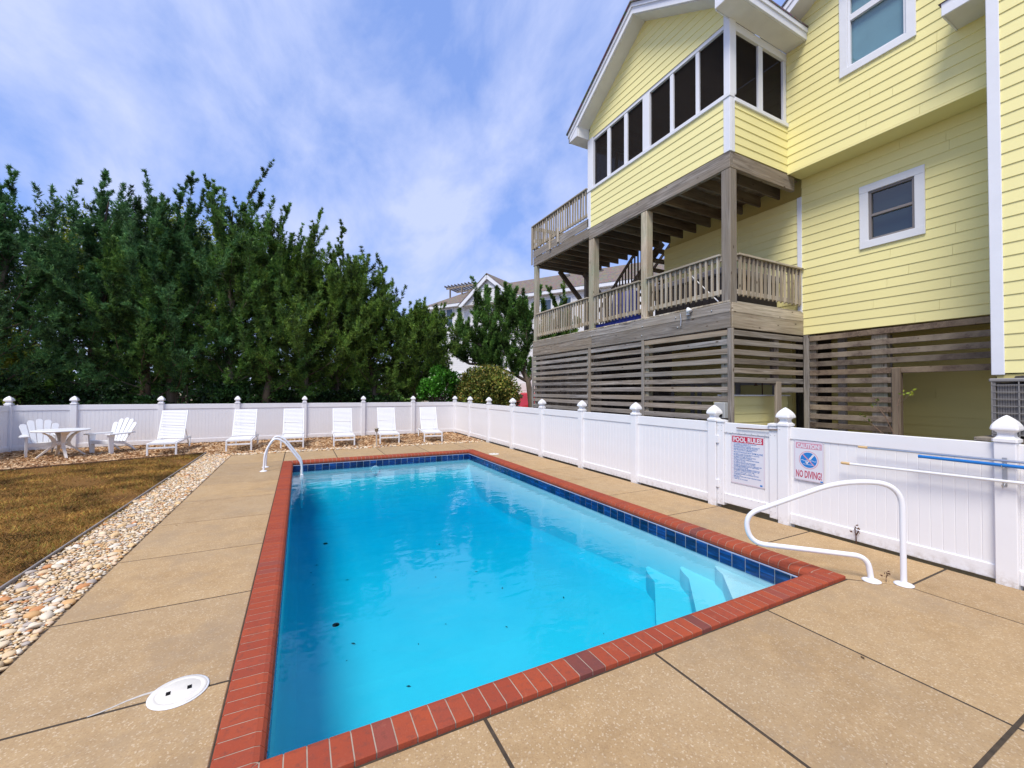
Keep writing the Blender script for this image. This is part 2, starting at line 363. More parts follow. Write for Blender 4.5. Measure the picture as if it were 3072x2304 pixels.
def m_water():
    m = Mat('pool_water'); m.N.remove(m.p)
    n1 = m.noise(2.2, 3, 0.5, m.coord('Object', (1, 1.6, 1)), 0.3); n2 = m.noise(9, 2, 0.5)
    h = m.math('ADD', n1, m.math('MULTIPLY', n2, 0.10))
    b = m.N.new('ShaderNodeBump'); b.inputs['Strength'].default_value = 0.26; b.inputs['Distance'].default_value = 0.03; m.L.new(h, b.inputs['Height'])
    lw_ = m.N.new('ShaderNodeLayerWeight'); lw_.inputs[0].default_value = 0.5; m.L.new(b.outputs[0], lw_.inputs['Normal'])
    pw = m.math('ADD', m.math('MULTIPLY', m.math('POWER', lw_.outputs['Facing'], 5.0), 0.98), 0.02)
    g = m.N.new('ShaderNodeBsdfGlossy'); g.inputs['Roughness'].default_value = 0.0; m.L.new(b.outputs[0], g.inputs['Normal'])
    t = m.N.new('ShaderNodeBsdfTransparent'); ms = m.N.new('ShaderNodeMixShader')
    m.L.new(pw, ms.inputs[0]); m.L.new(t.outputs[0], ms.inputs[1]); m.L.new(g.outputs[0], ms.inputs[2]); m.L.new(ms.outputs[0], m.out.inputs[0])
    va = m.N.new('ShaderNodeVolumeAbsorption'); va.inputs['Color'].default_value = (0.0, 0.893, 0.955, 1); va.inputs['Density'].default_value = 1.45
    m.L.new(va.outputs[0], m.out.inputs['Volume']); return m.m
WATER = m_water()
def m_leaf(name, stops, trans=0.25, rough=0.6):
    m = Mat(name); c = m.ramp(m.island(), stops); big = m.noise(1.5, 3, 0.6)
    c = m.mix(1.0, c, m.ramp(big, [(0.36, (0.34,)*3), (0.64, (1.75,)*3)]), 'MULTIPLY')  # noise puts bright sprays and shaded gaps into crown colour; patches on grass
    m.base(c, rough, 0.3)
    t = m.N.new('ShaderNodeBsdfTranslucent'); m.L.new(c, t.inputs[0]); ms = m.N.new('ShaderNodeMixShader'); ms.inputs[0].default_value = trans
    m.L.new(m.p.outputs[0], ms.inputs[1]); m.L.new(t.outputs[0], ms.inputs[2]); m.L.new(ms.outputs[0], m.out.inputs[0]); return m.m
CEDAR = [m_leaf('cedar_foliage_a', [(0, (0.034, 0.100, 0.036)), (0.5, (0.066, 0.165, 0.052)), (1, (0.135, 0.27, 0.085))]),
         m_leaf('cedar_foliage_b', [(0, (0.038, 0.100, 0.024)), (0.5, (0.080, 0.175, 0.034)), (1, (0.165, 0.285, 0.055))]),
         m_leaf('cedar_foliage_c', [(0, (0.046, 0.100, 0.020)), (0.5, (0.100, 0.185, 0.030)), (1, (0.20, 0.30, 0.045))])]
DARKSHRUB = m_leaf('shaded_shrub_leaf', [(0, (0.010, 0.030, 0.008)), (0.6, (0.022, 0.06, 0.014)), (1, (0.04, 0.10, 0.02))], 0.2, 0.5)  # shade under the cedars is put into this leaf colour
LIGHTLEAF = m_leaf('spring_leaf', [(0, (0.13, 0.20, 0.02)), (0.6, (0.24, 0.30, 0.03)), (1, (0.34, 0.33, 0.05))], 0.45)
SHRUB = m_leaf('shrub_leaf', [(0, (0.025, 0.075, 0.015)), (0.6, (0.05, 0.14, 0.025)), (1, (0.09, 0.22, 0.04))], 0.3, 0.4)
BRIGHT = m_leaf('bright_leaf', [(0, (0.035, 0.11, 0.015)), (0.6, (0.06, 0.21, 0.02)), (1, (0.10, 0.32, 0.03))], 0.3, 0.35)
VARIEG = m_leaf('yellow_green_leaf', [(0, (0.05, 0.09, 0.018)), (0.45, (0.12, 0.17, 0.03)), (0.75, (0.28, 0.27, 0.055)), (1, (0.45, 0.31, 0.09))], 0.2, 0.4)
BARK = wood('bark', 2, [(0.3, (0.035, 0.026, 0.020)), (0.5, (0.075, 0.055, 0.042)), (0.75, (0.15, 0.115, 0.09))])
BARK2 = wood('reddish_bark', 2, [(0.3, (0.07, 0.042, 0.028)), (0.5, (0.14, 0.09, 0.06)), (0.75, (0.24, 0.17, 0.12))])
def m_ground(name, stops, s1, s2, rough=0.95, bs=0.4):
    m = Mat(name); a = m.noise(s1, 5, 0.6); b = m.noise(s2, 4, 0.7)
    c = m.ramp(m.math('ADD', m.math('MULTIPLY', a, 0.6), m.math('MULTIPLY', b, 0.4)), stops); m.base(c, rough, 0.1); m.bump(b, bs, 0.02); return m.m
SAND = m_ground('sandy_soil', [(0.35, (0.20, 0.15, 0.09)), (0.65, (0.36, 0.29, 0.19))], 0.6, 20)
SOIL = m_ground('lawn_soil', [(0.36, (0.10, 0.05, 0.018)), (0.5, (0.20, 0.10, 0.028)), (0.65, (0.30, 0.165, 0.042))], 0.9, 45)
MULCHB = m_ground('mulch_base', [(0.36, (0.26, 0.13, 0.06)), (0.5, (0.44, 0.26, 0.13)), (0.66, (0.58, 0.39, 0.22))], 1.3, 60)
PEBBASE = m_ground('pebble_bedding', [(0.36, (0.24, 0.17, 0.10)), (0.66, (0.46, 0.35, 0.23))], 3, 60)
def m_island(name, stops, rough=0.7, spec=0.3, interp='LINEAR', rnd='island', nz=30):
    m = Mat(name); r = m.island() if rnd == 'island' else m.rand()
    n = m.noise(nz, 4); c = m.mix(m.ramp(n, [(0.35, (0.3,)*3), (0.65, (0,)*3)]), m.ramp(r, stops, interp), (0.25, 0.19, 0.14, 1)); m.base(c, rough, spec); return m.m
PSTOPS = [(0, (0.717, 0.528, 0.307)), (0.14, (0.829, 0.671, 0.445)), (0.28, (0.672, 0.396, 0.159)), (0.38, (0.851, 0.737, 0.551)), (0.52, (0.784, 0.539, 0.265)), (0.66, (0.493, 0.429, 0.371)), (0.71, (0.806, 0.594, 0.392)), (0.84, (0.860, 0.770, 0.615)), (0.95, (0.627, 0.275, 0.095))]
PEBI = m_island('pebble_mixed', PSTOPS, 0.6, 0.35, 'CONSTANT'); PEBO = m_island('pebble_single', PSTOPS, 0.6, 0.35, 'CONSTANT', 'obj')
CHIP = m_island('wood_chips', [(0, (0.26, 0.12, 0.055)), (0.25, (0.50, 0.29, 0.14)), (0.65, (0.66, 0.45, 0.25)), (1, (0.76, 0.57, 0.36))], 0.9, 0.1)
GRASS = m_leaf('dormant_grass', [(0, (0.15, 0.072, 0.022)), (0.35, (0.29, 0.15, 0.036)), (0.72, (0.42, 0.245, 0.062)), (0.85, (0.24, 0.185, 0.03)), (1, (0.14, 0.18, 0.025))], 0.2, 0.8)
BLACK = plain('black_void', (0.012, 0.012, 0.013), 0.8, 0.1); RUST = plain('rusty_steel', (0.13, 0.06, 0.035), 0.8, 0.3, var=0.4, scale=30)
ALU = plain('brushed_aluminium', (0.62, 0.64, 0.67), 0.3, 0.5, 1.0); STEEL = plain('galvanised', (0.55, 0.56, 0.57), 0.45, 0.5, 0.9)
BLUEP = plain('blue_enamel', (0.012, 0.17, 0.52), 0.25, 0.5); TANP = plain('tan_grip', (0.66, 0.45, 0.22), 0.6, 0.3)
SIGNW = plain('sign_white', (0.70, 0.70, 0.76), 0.4, 0.4, var=0.04); SIGNR = plain('sign_red', (0.56, 0.035, 0.08), 0.4, 0.4, var=0.15)
SIGNP = plain('sign_faded_pink', (0.66, 0.31, 0.40), 0.45, 0.4, var=0.15); SIGNB = plain('sign_blue', (0.02, 0.21, 0.60), 0.4, 0.4, var=0.1); SIGNT = plain('sign_text_blue', (0.075, 0.20, 0.48), 0.5, 0.3)
TARP = plain('blue_tarp', (0.012, 0.026, 0.22), 0.5, 0.4, var=0.3); TUB = plain('dark_tub_panel', (0.035, 0.03, 0.03), 0.7, 0.3); TUBC = plain('grey_tub_cover', (0.13, 0.125, 0.14), 0.6, 0.3)
ACM = plain('ac_casing', (0.16, 0.15, 0.145), 0.5, 0.4); ACF = plain('ac_fins', (0.075, 0.065, 0.06), 0.6, 0.4); ACG = plain('ac_grille', (0.26, 0.25, 0.24), 0.5, 0.4)
CARR = plain('red_car_paint', (0.48, 0.012, 0.016), 0.2, 0.6, var=0.02); TYRE = plain('tyre_rubber', (0.02, 0.02, 0.02), 0.9, 0.2)
TEAL = plain('teal_sky_reflection', (0.30, 0.50, 0.56), 0.8, 0.2); DIMROOM = plain('dim_interior', (0.035, 0.055, 0.065), 0.8, 0.2)  # teal carries the reflected sky, the dark tone an unlit room
SASH = plain('grey_sash', (0.24, 0.22, 0.22), 0.5, 0.3)
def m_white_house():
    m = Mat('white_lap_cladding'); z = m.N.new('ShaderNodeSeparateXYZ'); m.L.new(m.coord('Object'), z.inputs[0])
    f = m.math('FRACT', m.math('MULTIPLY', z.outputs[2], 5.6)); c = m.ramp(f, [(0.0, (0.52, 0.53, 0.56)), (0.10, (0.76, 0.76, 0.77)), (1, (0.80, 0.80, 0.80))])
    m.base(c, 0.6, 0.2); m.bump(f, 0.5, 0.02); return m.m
WHITEH = m_white_house(); LID = plain('white_lid', (0.78, 0.74, 0.66), 0.5, 0.4, var=0.12, scale=14)
LIMEW = plain('grey_stile_paint', (0.30, 0.28, 0.27), 0.7, 0.2)
rng = np.random.default_rng(7); random.seed(7)

# ------------------------------------------------------------------ ground, lawn, beds
PX0, PX1, PY0, PY1 = -0.355, 4.735, 2.14, 11.90          # outer rectangle of the brick coping
CW = 0.23                                                 # coping depth
g = MB(); B = 350
for (a, b, c, d) in ((-B, B, -B, PY0+.05), (-B, B, PY1-.05, B), (-B, PX0+.05, PY0+.05, PY1-.05), (PX1-.05, B, PY0+.05, PY1-.05)):
    g.add([(a, c, -.04), (b, c, -.04), (b, d, -.04), (a, d, -.04)], [(0, 1, 2, 3)])
tag(g.obj('ground', SAND), 'sandy ground around the pool yard and houses', kind='structure')

def lawn_edge_y(x): return 14.59+(x+2.35)*0.373
lawn_poly = [(-2.37, -3), (-2.37, 14.57), (-9.0, lawn_edge_y(-9.0)), (-9.0, -3)]
lw = MB().add([(x, y, -0.012) for x, y in reversed(lawn_poly)], [(0, 1, 2, 3)]); lawn = tag(lw.obj('lawn', SOIL), 'brown dormant lawn beside the pebble border', kind='structure')
mu = MB().add([(x, y, -0.016) for x, y in [(-2.35, 14.59), (-2.35, 13.9), (6.05, 13.9), (6.05, 17.6), (-9.0, 17.6), (-9.0, lawn_edge_y(-9.0))]], [(0, 1, 2, 3, 4, 5)])
tag(mu.obj('mulch_bed', MULCHB), 'tan wood chip bed along the back fence under the loungers', kind='structure')
pb = MB().add([(-2.35, -2, -.02), (-1.67, -2, -.02), (-1.67, 14.1, -.02), (-2.35, 14.1, -.02)], [(0, 1, 2, 3)])
pb.add([(-1.67, 13.7, -.02), (5.93, 13.7, -.02), (5.93, 14.08, -.02), (-1.67, 14.08, -.02)], [(0, 1, 2, 3)])
pebble_bed = tag(pb.obj('pebble_bed', PEBBASE), 'rounded beach pebble border beside the pool deck', kind='structure')
# lawn edging strips
e = MB().box(-2.375, -2.355, -3, 14.6, -.04, .03, .004); tag(e.obj('lawn_edging', plain('grey_edging', (0.30, 0.27, 0.25), .8)), 'thin grey edging strip between lawn and pebbles', 'edging')
e = MB().beam((-2.36, 14.6, -.005), (-9.0, lawn_edge_y(-9.0)+.01, -.005), .02, .06, c=.004); tag(e.obj('lawn_edging', plain('brown_edging', (0.13, 0.07, 0.035), .9)), 'thin brown edging strip between lawn and wood chips', 'edging')

# grass blades
n = 150000
x = -2.325-np.abs(rng.random(n))**1.35*4.95; y = 3.0+rng.random(n)*11.6
k = y < 14.55+(x+2.35)*0.373; x, y = x[k], y[k]
patch = np.sin(x*2.3+1.0)*np.cos(y*1.7)+np.sin(x*5.1+y*3.3)*.5+rng.normal(0, .5, len(x)); k = patch > -0.55; x, y = x[k], y[k]; n = len(x)
h = .014+rng.random(n)**2*.045; a = rng.random(n)*2*np.pi; w = .0035+rng.random(n)*.003; t = rng.random(n)*2*np.pi; le = h*(.5+rng.random(n)*1.1)
P = np.stack([x, y, np.full(n, -.012)], 1); S = np.stack([np.cos(a), np.sin(a), 0*a], 1)*w[:, None]
tip = P+np.stack([np.cos(t)*le, np.sin(t)*le, h], 1)
go = inst('grass', quads_mesh('grass', np.stack([P-S, P+S, tip], 1), GRASS, 3)); tag(go, 'short brown dormant grass blades on the lawn', kind='stuff')
# wood chips
n = 22000
x = -8+rng.random(n)*14; y = 12+rng.random(n)*5.5
k = (np.where(x < -2.35, y > 14.6+(x+2.35)*0.373, y > 14.02)) & (x < 5.95); x, y = x[k], y[k]; n = len(x)
a = rng.random(n)*np.pi; l = .02+rng.random(n)*.045; w = .006+rng.random(n)*.012
ax = np.stack([np.cos(a)*l, np.sin(a)*l, rng.normal(0, .012, n)], 1); bx = np.stack([-np.sin(a)*w, np.cos(a)*w, rng.normal(0, .006, n)], 1)
c = np.stack([x, y, -.004+rng.random(n)*.02], 1)
tag(inst('wood_chips', quads_mesh('wood_chips', np.stack([c-ax-bx, c+ax-bx, c+ax+bx, c-ax+bx], 1), CHIP)), 'loose tan and rust wood chips on the bed', kind='stuff')

# pebbles: unit shapes
def pebble_shape(seed, sub=1):
    import bmesh
    bm = bmesh.new(); bmesh.ops.create_icosphere(bm, subdivisions=sub, radius=1.0)
    r_ = random.Random(seed); ph = [r_.random()*6.28 for _ in range(6)]
    for v in bm.verts:
        c_ = v.co; k = 1+.13*math.sin(2.1*c_.x+ph[0])+.10*math.sin(2.7*c_.y+ph[1])+.08*math.sin(3.3*c_.z+ph[2]); v.co = c_*k
    vs = [tuple(v.co) for v in bm.verts]; fs = [tuple(v.index for v in f.verts) for f in bm.faces]; bm.free(); return vs, fs
shapes = [pebble_shape(i, 2 if i < 8 else 1) for i in range(16)]
pm = []
for i in range(8):
    q = MB().add(shapes[i][0], shapes[i][1], True); pm.append(q.mesh('pebble', PEBO))
peb = []
tries = 0; grid = {}
def free(x, y, r):
    gx, gy = int(x/.1), int(y/.1)
    for i in range(gx-1, gx+2):
        for j in range(gy-1, gy+2):
            for (a_, b_, c_) in grid.get((i, j), ()):
                if (a_-x)**2+(b_-y)**2 < ((c_+r)*.72)**2: return False
    return True
rp = random.Random(3)
def scatter(n, x0, x1, y0, y1, rmin, rmax, pw):
    for _ in range(n):
        x_, y_ = rp.uniform(x0, x1), rp.uniform(y0, y1); r_ = rmin+(rmax-rmin)*rp.random()**pw
        if free(x_, y_, r_):
            grid.setdefault((int(x_/.1), int(y_/.1)), []).append((x_, y_, r_)); peb.append((x_, y_, r_))
scatter(800, -2.33, -1.70, 2.6, 13.9, .022, .05, 2.2)
scatter(48000, -2.34, -1.685, 2.6, 13.9, .010, .025, 1.5)
scatter(1500, -2.3, 5.9, 13.76, 14.07, .02, .048, 1.2)
scatter(500, -2.3, 5.9, 14.0, 14.35, .015, .035, 1.2)
peb.sort(key=lambda p: -(p[2]/math.hypot(p[0], p[1], 1.8)))
bigp = [p for p in peb if p[1] < 14][:300]; rest = [p for p in peb if p not in set(bigp)]
def peb_mat(p):
    x_, y_, r_ = p
    return T(x_, y_, r_*.18+rp.random()*.012-.012) @ Matrix.Rotation(rp.random()*6.28, 4, 'Z') @ Matrix.Rotation(rp.gauss(0, .18), 4, 'X') @ Matrix.Diagonal((r_*rp.uniform(1.0, 1.35), r_*rp.uniform(.75, 1.0), r_*rp.uniform(.4, .62), 1))
for i, p in enumerate(bigp): inst('pebble', pm[i % 8], pebble_bed, peb_mat(p))
V, F, off = [], [], 0
for i, p in enumerate(rest):
    near = p[1] < 5.2 and p[2] > .018
    vs_, fs_ = shapes[i % 8 if near else 8+i % 8]; M = np.array(peb_mat(p)); A = np.array(vs_) @ M[:3, :3].T+M[:3, 3]
    V.append(A); F.append(np.array(fs_)+off); off += len(A)
V = np.concatenate(V); F = np.concatenate(F)
me = bpy.data.meshes.new('small_pebbles'); me.vertices.add(len(V)); me.vertices.foreach_set('co', V.astype(np.float32).ravel())
me.loops.add(F.size); me.loops.foreach_set('vertex_index', F.astype(np.int32).ravel()); me.polygons.add(len(F))
me.polygons.foreach_set('loop_start', np.arange(0, F.size, 3, dtype=np.int32)); me.polygons.foreach_set('loop_total', np.full(len(F), 3, dtype=np.int32))
me.polygons.foreach_set('use_smooth', np.ones(len(F), dtype=bool)); me.materials.append(PEBI); me.update(calc_edges=True)
tag(inst('small_pebbles', me, pebble_bed), kind='stuff')

# ------------------------------------------------------------------ pool deck slabs
deck = tag(empty('pool_deck', (2, 7, 0)), 'tan exposed aggregate concrete deck around the pool', kind='structure')
G = .0085
slabs = []
def rect(x0, x1, y0, y1): slabs.append([(x0+G, y0+G), (x1-G, y0+G), (x1-G, y1-G), (x0+G, y1-G)])
ys = [-1.9, -.52, .79, 1.83, 3.12, 4.42, 5.73, 7.05, 8.35, 9.65, 10.95, 12.2, 13.74]
for i in range(len(ys)-1): rect(-1.67, PX0-.004, ys[i], ys[i+1])
xs = [PX0-.004, .93, 2.205, 3.475]
for i in range(3): rect(xs[i], xs[i+1], .79, PY0-.004); rect(xs[i], xs[i+1], -.52, .79); rect(xs[i], xs[i+1], -1.9, -.52)
slabs.append([(3.475+G, .79+G), (5.07-G, .79+G), (5.07-G, 1.83), (4.74, PY0-.012), (3.475+G, PY0-.004-G)])
slabs.append([(5.07+G*2, 1.80+G), (5.93, 1.80+G), (5.93, 3.08-G), (PX1+.004+G, 3.08-G), (PX1+.004+G, 2.15)])
rect(5.07, 5.935, .79, 1.80); rect(3.475, 5.07, -.52, .79); rect(5.07, 5.935, -.52, .79); rect(3.475, 5.935, -1.9, -.52)
yr = [3.08, 4.40, 5.70, 7.03, 8.28, 9.60, 10.9, 12.2, 13.70]
for i in range(len(yr)-1): rect(PX1+.004, 5.935, yr[i], yr[i+1])
xf = [PX0-.004, .92, 2.17, 3.43, PX1+.004]
for i in range(4): rect(xf[i], xf[i+1], PY1+.004, 13.73)
jf = MB()
for (a, b, c, d) in ((-1.66, 5.93, -1.9, PY0+.02), (-1.66, 5.93, PY1-.02, 13.72), (-1.66, PX0+.02, PY0+.02, PY1-.02), (PX1-.02, 5.93, PY0+.02, PY1-.02)): jf.add([(a, c, -.004), (b, c, -.004), (b, d, -.004), (a, d, -.004)], [(0, 1, 2, 3)])
jf.obj('joint_fill', plain('joint_soil', (.075, .054, .035), .95, var=.5, scale=18), deck)
for poly in slabs: MB().prism(poly, -.1, 0, .006).obj('slab', CONCRETE, deck)
ck = MB()
cp = [(-.735, 3.20), (-.80, 3.195), (-.87, 3.175), (-.93, 3.145), (-.975, 3.128), (-1.02, 3.118)]
for i in range(len(cp)-1):
    w_ = .011-.0014*i; ck.add([(cp[i][0], cp[i][1]-w_, .0014), (cp[i][0], cp[i][1]+w_, .0014), (cp[i+1][0], cp[i+1][1]+w_*.85, .0014), (cp[i+1][0], cp[i+1][1]-w_*.85, .0014)], [(0, 3, 2, 1)])
ck.obj('crack_filler', plain('crack_filler', (.62, .58, .52), .8, var=.3, scale=40), deck)

# ------------------------------------------------------------------ pool
WZL = -0.175; TX0, TX1, TY0, TY1 = PX0+CW-.012, PX1-CW+.012, PY0+CW-.012, PY1-CW+.012
basin = MB()
def floor_z(y):
    e = max(0, (y-10.55)/1.1); return -1.0-0.32*min(1, max(0, (y-4.2)/4.5))+.75*e*e
ny = 40; yy = [TY0+(TY1-TY0)*i/ny for i in range(ny+1)]
for i in range(ny):
    a, b = yy[i], yy[i+1]; za_, zb_ = floor_z(a), floor_z(b); q = .14
    basin.add([(TX0+q, a, za_), (TX1-q, a, za_), (TX1-q, b, zb_), (TX0+q, b, zb_)], [(0, 1, 2, 3)], True)
    basin.add([(TX0, a, -.07), (TX0, a, za_+q), (TX0, b, zb_+q), (TX0, b, -.07)], [(0, 3, 2, 1)])
    basin.add([(TX1, a, -.07), (TX1, a, za_+q), (TX1, b, zb_+q), (TX1, b, -.07)], [(0, 1, 2, 3)])
    for X, s_ in ((TX0, 1), (TX1, -1)):
        basin.add([(X, a, za_+q), (X+s_*q*.3, a, za_+q*.3), (X+s_*q, a, za_), (X, b, zb_+q), (X+s_*q*.3, b, zb_+q*.3), (X+s_*q, b, zb_)], [(0, 1, 4, 3), (1, 2, 5, 4)], True)
for Y in (TY0, TY1): basin.add([(TX0, Y, -.07), (TX1, Y, -.07), (TX1, Y, floor_z(Y)), (TX0, Y, floor_z(Y))], [(0, 1, 2, 3) if Y == TY1 else (3, 2, 1, 0)])
pool = basin.obj('pool_basin', PLASTER); tag(pool, 'rectangular blue plaster swimming pool with brick coping', kind='structure')
# corner steps across the near right corner, each a diagonal tread with a rounded end at the side wall
for sz, d in ((-.30, .98), (-.50, 1.46), (-.72, 2.02)):
    pts = [(TX1+.01, TY0-.01)]
    ax_, ay_ = TX1-d, TY0
    pts.append((TX1-d*1.0, TY0-.01))
    bx_, by_ = TX1+.01, TY0+d
    for t in range(7):
        s_ = t/6; xx = (TX1-d)+d*.86*s_; yy_ = TY0+d*.86*s_; pts.append((xx, yy_))
    px_, py_ = pts[-1]
    for t in range(1, 6):
        s_ = t/5; pts.append((px_+(TX1+.01-px_)*s_, py_+d*.20*math.sin(s_*math.pi/2)))
    pts = [p for i, p in enumerate(pts) if i == 0 or (Vector(p)-Vector(pts[i-1])).length > 1e-4]
    m_ = MB(); n_ = len(pts)
    top = [(p[0], p[1], sz) for p in pts]; bot = [(p[0], p[1], -1.5) for p in pts]
    m_.add(top, [tuple(reversed(range(n_)))]); m_.add(top+bot, [(i, (i+1) % n_, n_+(i+1) % n_, n_+i) for i in range(n_)])
    m_.obj('step', PLASTER, pool)
# waterline tiles
gr = MB()
for (a, b) in (((TX0, TY0), (TX0, TY1)), ((TX1, TY0), (TX1, TY1))):
    s_ = .002 if a[0] == TX0 else -.002
    gr.add([(a[0]+s_, a[1], -.068), (a[0]+s_, b[1], -.068), (a[0]+s_, b[1], -.236), (a[0]+s_, a[1], -.236)], [(0, 1, 2, 3)])
for Y in (TY0, TY1):
    s_ = .002 if Y == TY0 else -.002
    gr.add([(TX0, Y+s_, -.068), (TX1, Y+s_, -.068), (TX1, Y+s_, -.236), (TX0, Y+s_, -.236)], [(0, 1, 2, 3)])
gr.obj('grout', GROUT, pool)
tm = MB().box(-.0775, .0775, 0, .009, -.0775, .0775, .003).mesh('tile', TILE)
nx_, ny_ = 28, 57
for i in range(nx_):
    X = TX0+(i+.5)*(TX1-TX0)/nx_
    inst('tile', tm, pool, T(X, TY1-.0105, -.152)); inst('tile', tm, pool, T(X, TY0+.0105, -.152) @ Rz(math.pi))
for i in range(ny_):
    Y = TY0+(i+.5)*(TY1-TY0)/ny_
    inst('tile', tm, pool, T(TX1-.0105, Y, -.152) @ Rz(-math.pi/2)); inst('tile', tm, pool, T(TX0+.0105, Y, -.152) @ Rz(math.pi/2))
# coping bricks: profile across the width (w = 0 outside, CW at the water)
PROF = [(0, -.06), (0, .024), (.006, .03), (CW-.055, .03), (CW-.028, .024), (CW-.010, .008), (CW, -.018), (CW-.004, -.048), (CW-.018, -.064)]
PROF2 = PROF[:3]+[(.006+.0134*k, .03) for k in range(1, 12)]+PROF[3:]
def side_pts(side, w, t, z):
    if side == 0: return (PX0+w, PY0+t, z)
    if side == 1: return (PX1-w, PY1-t, z)
    if side == 2: return (PX1-t, PY0+w, z)
    return (PX0+t, PY1-w, z)
def brick(side, L, t0, t1, prof, name, mat, parent, gap=.0045):
    A, Bq = [], []
    for w, z in prof:
        w2 = min(w, t1-.006, L-t0-.006); z2 = z
        a = max(t0, w2+gap*.7); b = min(t1, L-w2-gap*.7)
        if b-a < .002: b = a+.002
        A.append(side_pts(side, w2, a, z2)); Bq.append(side_pts(side, w2, b, z2))
    n_ = len(prof); MB().convex(A+Bq, [(0, i, i+1) for i in range(1, n_-1)]+[(n_, n_+i, n_+i+1) for i in range(1, n_-1)]+[(i, (i+1) % n_, n_+(i+1) % n_, n_+i) for i in range(n_)]).obj(name, mat, parent)
for side, L in ((0, PY1-PY0), (1, PY1-PY0), (2, PX1-PX0), (3, PX1-PX0)):
    cnt = round(L/.1018); pitch = L/cnt
    for i in range(cnt): brick(side, L, i*pitch+.0034, (i+1)*pitch-.0034, PROF2 if min(i, cnt-1-i) < 3 else PROF, 'brick', BRICK, pool)
    MP = [(w+(.004 if w < .1 else -.004), z-.0016 if z > 0 else z+.003) for w, z in PROF]
    brick(side, L, 0, L, [q for q in MP], 'mortar', MORTAR, pool, 0.0)
wt = MB().box(TX0-.02, TX1+.02, TY0-.02, TY1+.02, -1.7, WZL); tag(wt.obj('pool_water', WATER), 'clear turquoise pool water with reflections', kind='structure')
# floor drains, floating leaves
for (x_, y_, lab) in ((0.43, 5.6, 'small dark drain disc on the pool floor, nearer of two'), (0.5, 9.3, 'small dark drain disc on the deep pool floor, towards the ladder')):
    tag(MB().lathe([(0, 0), (.04, 0), (.04, .008), (.025, .012), (0, .012)], 16).obj('floor_drain', BLACK, None, T(x_, y_, floor_z(y_)+.004)), lab, 'drain', 'drains on the pool floor')
DEADLEAF = plain('dead_leaf', (0.05, 0.035, 0.025), .8)
for i in range(26):
    u = rng.random(2); x_, y_ = .15+u[0]*3.2, 2.7+u[1]**1.6*6; L_ = .012+rng.random()*.025
    m_ = MB().add([(-L_, 0, 0), (0, L_*.35, .004), (L_, 0, .002), (0, -L_*.35, .004)], [(0, 1, 2, 3)])
    if i == 0: lf = empty('leaf_litter', (1.5, 5, floor_z(5)), label='scattered dark leaf bits lying on the pool floor', cat='leaves'); lf['kind'] = 'stuff'
    m_.obj('leaf', DEADLEAF, lf, T(x_, y_, floor_z(y_)+.006) @ Rz(rng.random()*6))
lt = MB(); lt.lathe([(.10, 0), (.115, .01), (.115, .02), (.10, .025)], 20); lt.obj('pool_light', POWDER, None, T(1.83, TY1-.004, -.33) @ Matrix.Rotation(math.pi/2, 4, 'X'))
tag(bpy.data.objects['pool_light'], 'round white underwater light on the far pool wall', 'pool light')
n = 70
x = rng.random(n)*7.4-1.6; y = .6+rng.random(n)*13; k = ~((x > PX0-.05) & (x < PX1+.05) & (y > PY0-.05) & (y < PY1+.05)) & (x < 5.9); x, y = x[k], y[k]; n = len(x)
a = rng.random(n)*6.28; l = .006+rng.random(n)**2*.02; w = l*(.25+.3*rng.random(n)); cxy = np.stack([x, y, np.full(n, .003)], 1); A_ = np.stack([np.cos(a)*l, np.sin(a)*l, rng.random(n)*.003], 1); B_ = np.stack([-np.sin(a)*w, np.cos(a)*w, rng.random(n)*.003], 1)
tag(inst('deck_litter', quads_mesh('deck_litter', np.stack([cxy-A_, cxy+B_, cxy+A_, cxy-B_], 1), m_island('litter', [(0, (.05, .03, .015)), (.5, (.16, .09, .04)), (1, (.5, .42, .3))], .9, .1))), 'tiny dry leaf bits scattered on the concrete deck', kind='stuff')
# skimmer lids
def lid(x_, y_, label, rz):
    root = empty('skimmer_lid', (x_, y_, 0), rz, label, 'lid', 'white skimmer lids in the deck')
    MB().lathe([(0, .002), (.135, .002), (.138, .006), (.135, .010), (.112, .010), (.109, .008), (.106, .010), (0, .012)], 32).obj('cover', LID, root, WM[root.name])
    MB().lathe([(.139, .001), (.148, .001), (.148, .006), (.139, .006)], 32).obj('ring', PVC, root, WM[root.name])
    for sx in (-.05, .05): MB().box(sx-.011, sx+.011, -.017, .017, .0115, .0128).obj('slot', BLACK, root, WM[root.name])
lid(-.62, 3.13, 'round white skimmer lid with two slots in the slab beside the brick coping', .15); lid(4.99, 10.9, 'small white skimmer lid at the far pool corner near the long fence', 0)
# near grab rail (figure four) across the corner steps
def smooth_path(P, k=6):
    P = [Vector(p) for p in P]; out = []
    for i in range(len(P)-1):
        p0, p1, p2, p3 = P[max(i-1, 0)], P[i], P[i+1], P[min(i+2, len(P)-1)]
        for j in range(k):
            t = j/k; out.append(.5*((2*p1)+(p2-p0)*t+(2*p0-5*p1+4*p2-p3)*t*t+(3*p1-p0-3*p2+p3)*t**3))
    out.append(P[-1]); return out
def fillet(P, rad, k=7):
    P = [Vector(p) for p in P]; out = [P[0]]
    for i in range(1, len(P)-1):
        a, b, c_ = P[i-1], P[i], P[i+1]; d1 = (a-b); d2 = (c_-b); r_ = rad[i-1] if isinstance(rad, (list, tuple)) else rad
        r_ = min(r_, d1.length*.49, d2.length*.49); p, q = b+d1.normalized()*r_, b+d2.normalized()*r_
        for j in range(k+1):
            t = j/k; out.append(p*(1-t)**2+b*2*t*(1-t)+q*t*t)
    out.append(P[-1]); return out
def dg(s_, z): return ((6.91-s_*1.41421)/2, (6.91+s_*1.41421)/2, z)
